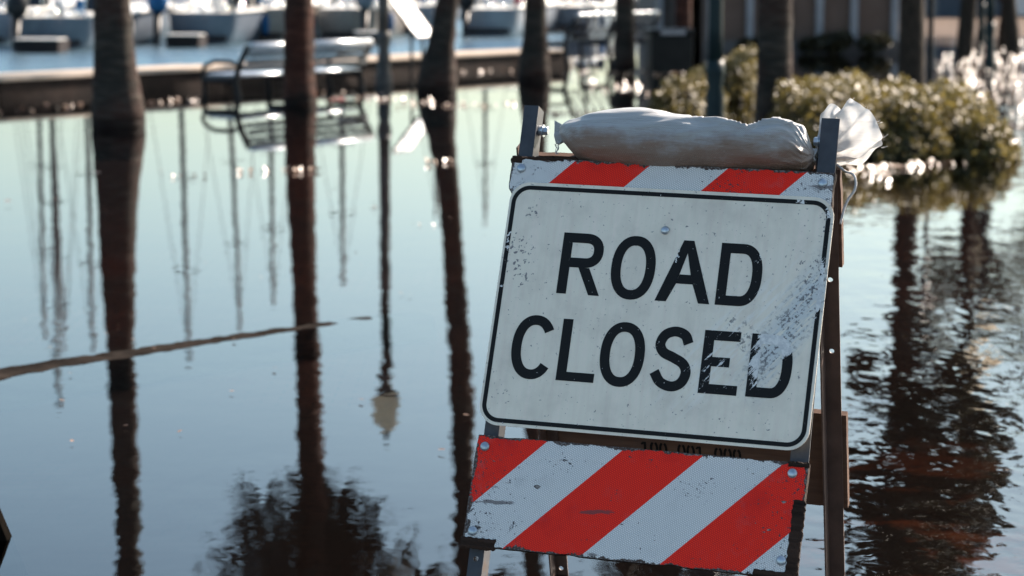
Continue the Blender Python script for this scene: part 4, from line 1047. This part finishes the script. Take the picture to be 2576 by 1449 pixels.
# bolts
for (u, v, p) in ((.0206, .0218, up), (.5881, .0206, up), (.0282, .551, lw), (.0285, .7062, lw), (.5942, .5495, lw), (.5924, .703, lw)):
    b = MB(); dome(b, u, v, -.0003, .0088, .0048); put(b.build('bolt', M['zinc'], smooth=True), MF, p)
for (u, v, sg) in ((.0352, -.066, 1), (.5686, -.070, -1)):
    b = MB(); T = Matrix.Translation((u, .040, -v)) @ Matrix.Rotation(sg * PI / 2, 4, 'Y'); b.lathe([(.0095, -.004), (.0095, .003), (.0120, .0032), (.0120, .0050)], 16, M4=T); b.lathe([(.0085, .0051), (.0085, .012), (.007, .0135)], 6, M4=T)
    put(b.build('hinge_bolt', M['zinc']), MF)
# cross strap joining the legs behind the bag
cb = MB(); cb.box(.034, .570, .024, .030, -.012, .004); put(cb.build('cross_brace', M['steel']), MF)

# ---------------------------------------------------------------- the sign (bolted to the barricade: its own part tree)
MS = MF @ Matrix.Translation((.0082, -.0035, -.0497)) @ Matrix.Rotation(-.0011, 4, 'Y')
SW, SH, R0 = .6082, .4615, .038
def rrect(w0, h0, w1, h1, r, n=10):
    pts = []
    for (cx, cy, a0) in ((w1 - r, h0 + r, -PI / 2), (w1 - r, h1 - r, 0), (w0 + r, h1 - r, PI / 2), (w0 + r, h0 + r, PI)):
        for i in range(n + 1): a = a0 + PI / 2 * i / n; pts.append((cx + r * math.cos(a), cy + r * math.sin(a)))
    return pts
sg = MB().poly(rrect(0, 0, SW, SH, R0), 0, -.0022).build('road_sign', M['sign_face'])
sg['label'] = 'white ROAD CLOSED sign, scraped and scratched on its right side'
put(sg, MS)
b = MB(); o = rrect(.0085, .0105, SW - .0095, SH - .0095, .030, 12); b.strip(o, .0080, -.0023, -.0028, closed=True)
put(b.build('border', M['sign_ink']), MS, sg)
Y0, Y1 = -.0023, -.0029; SWD = .0182
def arc(cx, cy, rx, ry, a0, a1, n=28, e=2.0):
    out = []
    for i in range(n + 1):
        a = math.radians(a0 + (a1 - a0) * i / n); c, s_ = math.cos(a), math.sin(a)
        out.append((cx + rx * math.copysign(abs(c) ** (2 / e), c), cy + ry * math.copysign(abs(s_) ** (2 / e), s_)))
    return out
def catmull(P, n=10):
    P = [Vector(p) for p in P]; Q = [P[0] * 2 - P[1]] + P + [P[-1] * 2 - P[-2]]; out = []
    for i in range(1, len(Q) - 2):
        for j in range(n):
            t = j / n; a, b2, c, d = Q[i - 1], Q[i], Q[i + 1], Q[i + 2]
            out.append(.5 * ((2 * b2) + (c - a) * t + (2 * a - 5 * b2 + 4 * c - d) * t * t + (3 * b2 - a - 3 * c + d) * t ** 3))
    out.append(P[-1]); return [(p.x, p.y) for p in out]
def rect(m, a0, a1, b0, b1): m.poly([(a0, b0), (a1, b0), (a1, b1), (a0, b1)], Y0, Y1)
def letter(fn, nm='letter'):
    m = MB(); fn(m); put(m.build(nm, M['sign_ink']), MS, sg)
h9 = SWD / 2
def L_R(m):
    rect(m, .1148, .1333, .0925, .2080)
    m.strip([(.1334, .0925 + h9), (.150, .0925 + h9), (.158, .0925 + h9)] + arc(.160, .1250, .0248, .1250 - .0925 - h9, -90, 90, 22, 2.3) + [(.158, .1575 - h9 + .0), (.1334, .1575 - h9)], SWD, Y0, Y1)
    m.poly([(.1505, .1576), (.1712, .1576), (.1962, .2082), (.1758, .2082)], Y0, Y1)
def L_O(cx, cy):
    return lambda m: m.strip(arc(cx, cy, .0413 - h9, .0600 - h9, 0, 360 - 9, 44, 2.25), SWD * .99, Y0, Y1, closed=True)
def L_A(m):
    m.poly([(.3418, .0942), (.3512, .0942), (.3512, .1180), (.3408, .1581), (.3365, .1755), (.3215, .2096), (.3008, .2096)], Y0, Y1)
    m.poly([(.3513, .0942), (.3606, .0942), (.4020, .2098), (.3815, .2098), (.3672, .1755), (.3615, .1581), (.3513, .1180)], Y0, Y1)
    m.poly([(.3411, .1582), (.3614, .1582), (.3671, .1754), (.3367, .1754)], Y0, Y1)
def L_D(a, b0, b1, r):
    def f(m):
        rect(m, a, a + SWD, b0, b1)
        m.strip([(a + SWD + .0001, b0 + h9), (a + .034, b0 + h9), (a + .040, b0 + h9)] + arc(a + .041, (b0 + b1) / 2, r - a - .041 - h9, (b1 - b0) / 2 - h9, -90, 90, 26, 2.35) + [(a + .040, b1 - h9), (a + .034, b1 - h9), (a + SWD + .0001, b1 - h9)], SWD, Y0, Y1)
    return f
def L_C(m): m.strip(arc(.0862, .3120, .0412 - h9, .0600 - h9, -36, -322, 44, 2.2), SWD, Y0, Y1)
def L_L(m): rect(m, .1364, .1549, .2549, .3696); rect(m, .15495, .2074, .3530, .3696)
def L_S(m):
    m.strip(catmull([(.3737, .2850), (.3660, .2700), (.3480, .2640), (.3300, .2710), (.3222, .2885), (.3300, .3035), (.3490, .3120), (.3680, .3225), (.3748, .3385), (.3680, .3570), (.3510, .3648), (.3300, .3580), (.3170, .3400)], 8), SWD, Y0, Y1)
def L_E(m):
    rect(m, .4010, .4194, .2571, .3725); rect(m, .41945, .4670, .2571, .2748); rect(m, .41945, .4520, .3053, .3225); rect(m, .41945, .4709, .3549, .3725)
for fn in (L_R, L_O(.2535, .1513), L_A, L_D(.4119, .0946, .2098, .4915), L_C, L_L, L_O(.2545, .3132), L_S, L_E, L_D(.4870, .2573, .3722, .5646)): letter(fn)
b = MB(); dome(b, .304, .0778, -.0024, .0080, .0055, hexa=False); put(b.build('sign_bolt', M['zinc'], smooth=True), MS, sg)

# ---------------------------------------------------------------- sandbag on top
TOP = [(0.0785, -0.0700), (0.0991, -0.081), (0.1225, -0.0847), (0.1469, -0.0953), (0.1758, -0.1016), (0.2106, -0.1068), (0.2399, -0.1085), (0.2697, -0.1049), (0.2959, -0.0981), (0.3231, -0.0984), (0.3442, -0.0999), (0.3668, -0.1039), (0.3901, -0.1024), (0.4159, -0.0957), (0.4383, -0.0993), (0.4576, -0.0977), (0.4811, -0.1013), (0.5076, -0.1067), (0.5288, -0.103), (0.5380, -0.0934), (0.5470, -0.0724), (0.5570, -0.0473), (.562, -.044)]
BOT = [(.0785, -.050), (0.0948, -0.0335), (0.1122, -0.0164), (0.1297, -0.0053), (0.1602, 0.0011), (0.19, 0.0035), (0.249, 0.0060), (0.3259, 0.0035), (0.4021, 0.0), (0.492, -0.004), (0.5269, -0.0068), (0.5470, -0.0095), (0.5580, -0.0226), (.562, -.036)]
CR = [(.30, -.082), (.345, -.083), (0.3884, -0.0798), (0.4251, -0.0715), (0.4493, -0.0641), (0.4711, -0.0771), (0.5005, -0.0859), (0.5265, -0.0814), (0.5423, -0.0689), (.56, -.045)]
ip = lambda T, u: float(np.interp(u, [p[0] for p in T], [p[1] for p in T]))
bx0, bx1 = .0785, .562; nu, nt_ = 220, 96
m = MB()
for i in range(nu + 1):
    f = i / nu; u = bx0 + (bx1 - bx0) * f
    tp = -ip(TOP, u); bt = -ip(BOT, u)
    # light smoothing of the outline
    tp = (tp + -ip(TOP, u - .006) - ip(TOP, u + .006)) / 3 if .09 < u < .55 else tp
    bt = (bt + -ip(BOT, u - .008) - ip(BOT, u + .008)) / 3 if .09 < u < .54 else bt
    mid = (tp + bt) / 2; hh = (tp - bt) / 2
    e = max(.0, min(1, (u - bx0) / .10)); e2 = max(0, min(1, (bx1 - u) / .085))
    hd = .004 + .076 * math.sqrt(max(0, e * (2 - e))) * (math.sqrt(max(0, e2 * (2 - e2))) * .93 + .07)
    cr = -ip(CR, u) if u > .30 else -10
    crw = max(0, min(1, (u - .33) / .06)) * max(0, min(1, (.555 - u) / .03))
    for j in range(nt_):
        t = 2 * PI * j / nt_; c, s_ = math.cos(t), math.sin(t)
        yy = math.copysign(abs(c) ** .85, c); zz = math.copysign(abs(s_) ** .9, s_)
        y = .030 - yy * hd; z = mid + zz * hh
        if crw > 0 and hh > .012:
            # the cloth folds over: a front ridge, a hollow behind it, then the rear lobe
            q = max(-.95, min(.95, (cr - mid) / hh)); tc = math.asin(math.copysign(abs(q) ** (1 / .9), q)); te = PI / 2 + .75
            if tc - .25 < t < te or tc - .25 < t - 2 * PI < te:
                tt = t if t < te else t - 2 * PI
                if tt > tc:
                    g = (tt - tc) / (te - tc)
                    zn = cr * (1 - min(1, g * 1.7)) + tp * min(1, g * 1.7) - (tp - mid) * max(0, g - .62) * .5 - .034 * math.sin(PI * min(1, max(0, g - .05) / .42))
                    z = z * (1 - crw) + zn * crw; y += crw * .030 * math.sin(PI * min(1, g * 1.4))
                else:
                    y -= crw * .005 * (1 - (tc - tt) / .25); z += crw * .003 * (1 - (tc - tt) / .25)
        wr = .0020 * math.sin(u * 34 + z * 70 + 2 * math.sin(u * 17)) + .0022 * abs(math.sin(z * 95 + 3.5 * math.sin(u * 9))) ** 6 + .0007 * math.sin(z * 380 + 3 * math.sin(u * 15))
        conv = max(0, min(1, (u - .44) / .12))                              # pleats running into the neck
        wr += conv * .0046 * (math.sin(t * 9 + 2.5 * math.sin(u * 31)) * abs(math.sin(t * 4 + u * 22)) + .4 * math.sin(t * 23 + 3 * math.sin(u * 60))) + (1 - min(1, (u - bx0) / .05)) * .002 * math.sin(t * 9)
        y -= wr * (1 if c > 0 else -1) * abs(c); z += wr * s_ * .45
        m.v.append((u, y, z))
for i in range(nu):
    for j in range(nt_): a, b2 = i * nt_ + j, i * nt_ + (j + 1) % nt_; m.f.append((a, b2, b2 + nt_, a + nt_))
m.f.append(tuple(range(nt_))); m.f.append(tuple(range(nu * nt_, (nu + 1) * nt_)))
bag = m.build('sandbag', M['bag'], smooth=True)
tag(bag, 'dirty white woven sandbag with a knotted right end lying across the top of the barricade', 'sandbag'); bag.matrix_world = MF
WORLD[bag] = MF.copy()
# sewn left end: ruffle with a pointed ear
m = MB(); prof = [(.0790, -.071, .030), (.0700, -.0745, .028), (.0630, -.0830, .027), (.0645, -.062, .031), (.0665, -.052, .026), (.0700, -.040, .032), (.0760, -.036, .028), (.083, -.042, .026)]
n0 = len(prof); inner = [(.088, -.068), (.086, -.072), (.082, -.074), (.084, -.064), (.086, -.058), (.088, -.052), (.090, -.046), (.092, -.045)]
for k, (u, v, y) in enumerate(prof): m.v.append((u, y - .002, -v)); m.v.append((inner[k][0], .026, -inner[k][1])); m.v.append((u, y + .002, -v)); m.v.append((inner[k][0], .034, -inner[k][1]))
for k in range(n0 - 1): a = 4 * k; m.f += [(a, a + 4, a + 5, a + 1), (a + 2, a + 3, a + 7, a + 6), (a, a + 2, a + 6, a + 4)]
put(m.build('sewn_end', M['bag']), MF, bag)
for q in range(6):
    u0, v0 = .066 + rnd.uniform(0, .01), -.050 + rnd.uniform(-.01, .016)
    pts = [(u0 + rnd.uniform(-.004, .004) + .001 * k, .024 + rnd.uniform(-.004, .002), -(v0 + .0045 * k)) for k in range(5)]
    put(MB().tube(pts, .0007, 5).build('loose_thread', M['cord']), MF, bag)
# gathered tail opening to the right behind the leg
OUT = [(0.5971 - .012, -0.0414), (0.6203, -0.0474), (0.6464, -0.0540), (0.6629, -0.0774), (0.676, -0.0871), (0.6695, -0.1032), (0.6577, -0.1258), (0.6433, -0.1417), (0.6262, -0.1542), (0.6057, -0.1675), (0.5999, -0.1622), (0.5948, -0.1437), (0.5821, -0.1506), (0.569, -0.1534), (0.5591, -0.1421), (0.5525, -0.1293), (0.5537, -0.0977), (0.5519, -0.0644), (0.5496, -0.0569)]
oc = catmull([(p[0], p[1]) for p in OUT], 4); nk = (.5600, -.0395)
m = MB(); nr = 26; no = len(oc)
for layer, yo in ((0, .066), (1, .100)):
    for r in range(nr + 1):
        f = r / nr
        for k, (u, v) in enumerate(oc):
            g = f ** .95; a = k / (no - 1)
            y = .034 + (yo - .034) * min(1, f * 1.8) + f ** .8 * (.0035 * math.sin(a * 70 + 3 * math.sin(a * 13)) + .009 * math.sin(a * 17 + 1.3 * math.sin(f * 4) + layer * 2) + .004 * math.sin(a * 41 + 4 * f) * abs(math.sin(a * 7 + 1))) + .014 * math.sin(f * 4.2 + a * 5 + layer) * f * f + .0015 * math.sin(f * 24 + 5 * math.sin(a * 9))
            sh_ = 1 - .04 * layer * f
            m.v.append((nk[0] + (u - nk[0]) * g * sh_, y, -(nk[1] + (v - nk[1]) * g * sh_)))
for layer in (0, 1):
    o = layer * (nr + 1) * no
    for r in range(nr):
        for k in range(no - 1): a = o + r * no + k; m.f.append((a, a + 1, a + no + 1, a + no))
put(m.build('gathered_tail', M['bag'], smooth=True), MF, bag)
for q in range(9):
    u, v = oc[rnd.randrange(12, no - 20)]; du, dv = (u - nk[0]), (v - nk[1])
    pts = [(u - du * .02 + du * .03 * k + rnd.uniform(-.001, .001), .100 + rnd.uniform(-.006, .002), -(v - dv * .02 + dv * .03 * k)) for k in range(4)]
    put(MB().tube(pts, .0006, 5).build('loose_thread', M['cord']), MF, bag)
# neck tie
m = MB(); tor = [(.5590 + .002 * math.sin(t_ * 3), .034 + .011 * math.cos(t_), .041 + .011 * math.sin(t_)) for t_ in [2 * PI * i / 20 for i in range(21)]]
m.tube(tor, .0022, 6); m.tube([(x + .004, y, z) for x, y, z in tor], .0022, 6); put(m.build('neck_tie', M['cord'], smooth=True), MF, bag)
CORD = [(.565, -.040), (.585, -.038), (0.5984, -0.033), (0.6154, -0.0215), (0.6303, -0.0158), (0.6366, -0.0014), (0.6352, 0.015), (0.6273, 0.0285), (0.6214, 0.0468), (0.62, 0.0549), (0.6170, 0.078)]
cp = catmull(CORD, 8); m = MB()
for ph in (0, 2.1, 4.2):
    m.tube([(u + .0010 * math.cos(i * .8 + ph), .058 + .0010 * math.sin(i * .8 + ph), -v) for i, (u, v) in enumerate(cp)], [.0017] * len(cp), 6)
put(m.build('tie_cord', M['cord'], smooth=True), MF, bag)

# dark leaning stake cut off by the left edge of the frame
q = at(19, 1361); t = MB()
t.add([Vector((-.52, 0, .52)), Vector((-.20, 0, .52)), Vector((.0, 0, 0)), Vector((-.32, 0, 0)), Vector((-.52, .05, .52)), Vector((-.20, .05, .52)), Vector((0, .05, 0)), Vector((-.32, .05, 0)), Vector((.035, 0, -.09)), Vector((-.285, 0, -.09)), Vector((.035, .05, -.09)), Vector((-.285, .05, -.09))],
      [(0, 1, 2, 3), (4, 7, 6, 5), (0, 4, 5, 1), (1, 5, 6, 2), (0, 3, 7, 4), (3, 2, 8, 9), (7, 11, 10, 6), (2, 6, 10, 8), (3, 9, 11, 7), (8, 10, 11, 9)])
st_ = t.build('stake', M['timber'], bevel=.004); st_.location = q
tag(st_, 'dark leaning timber stake cut off by the left edge near the bottom', 'stake')
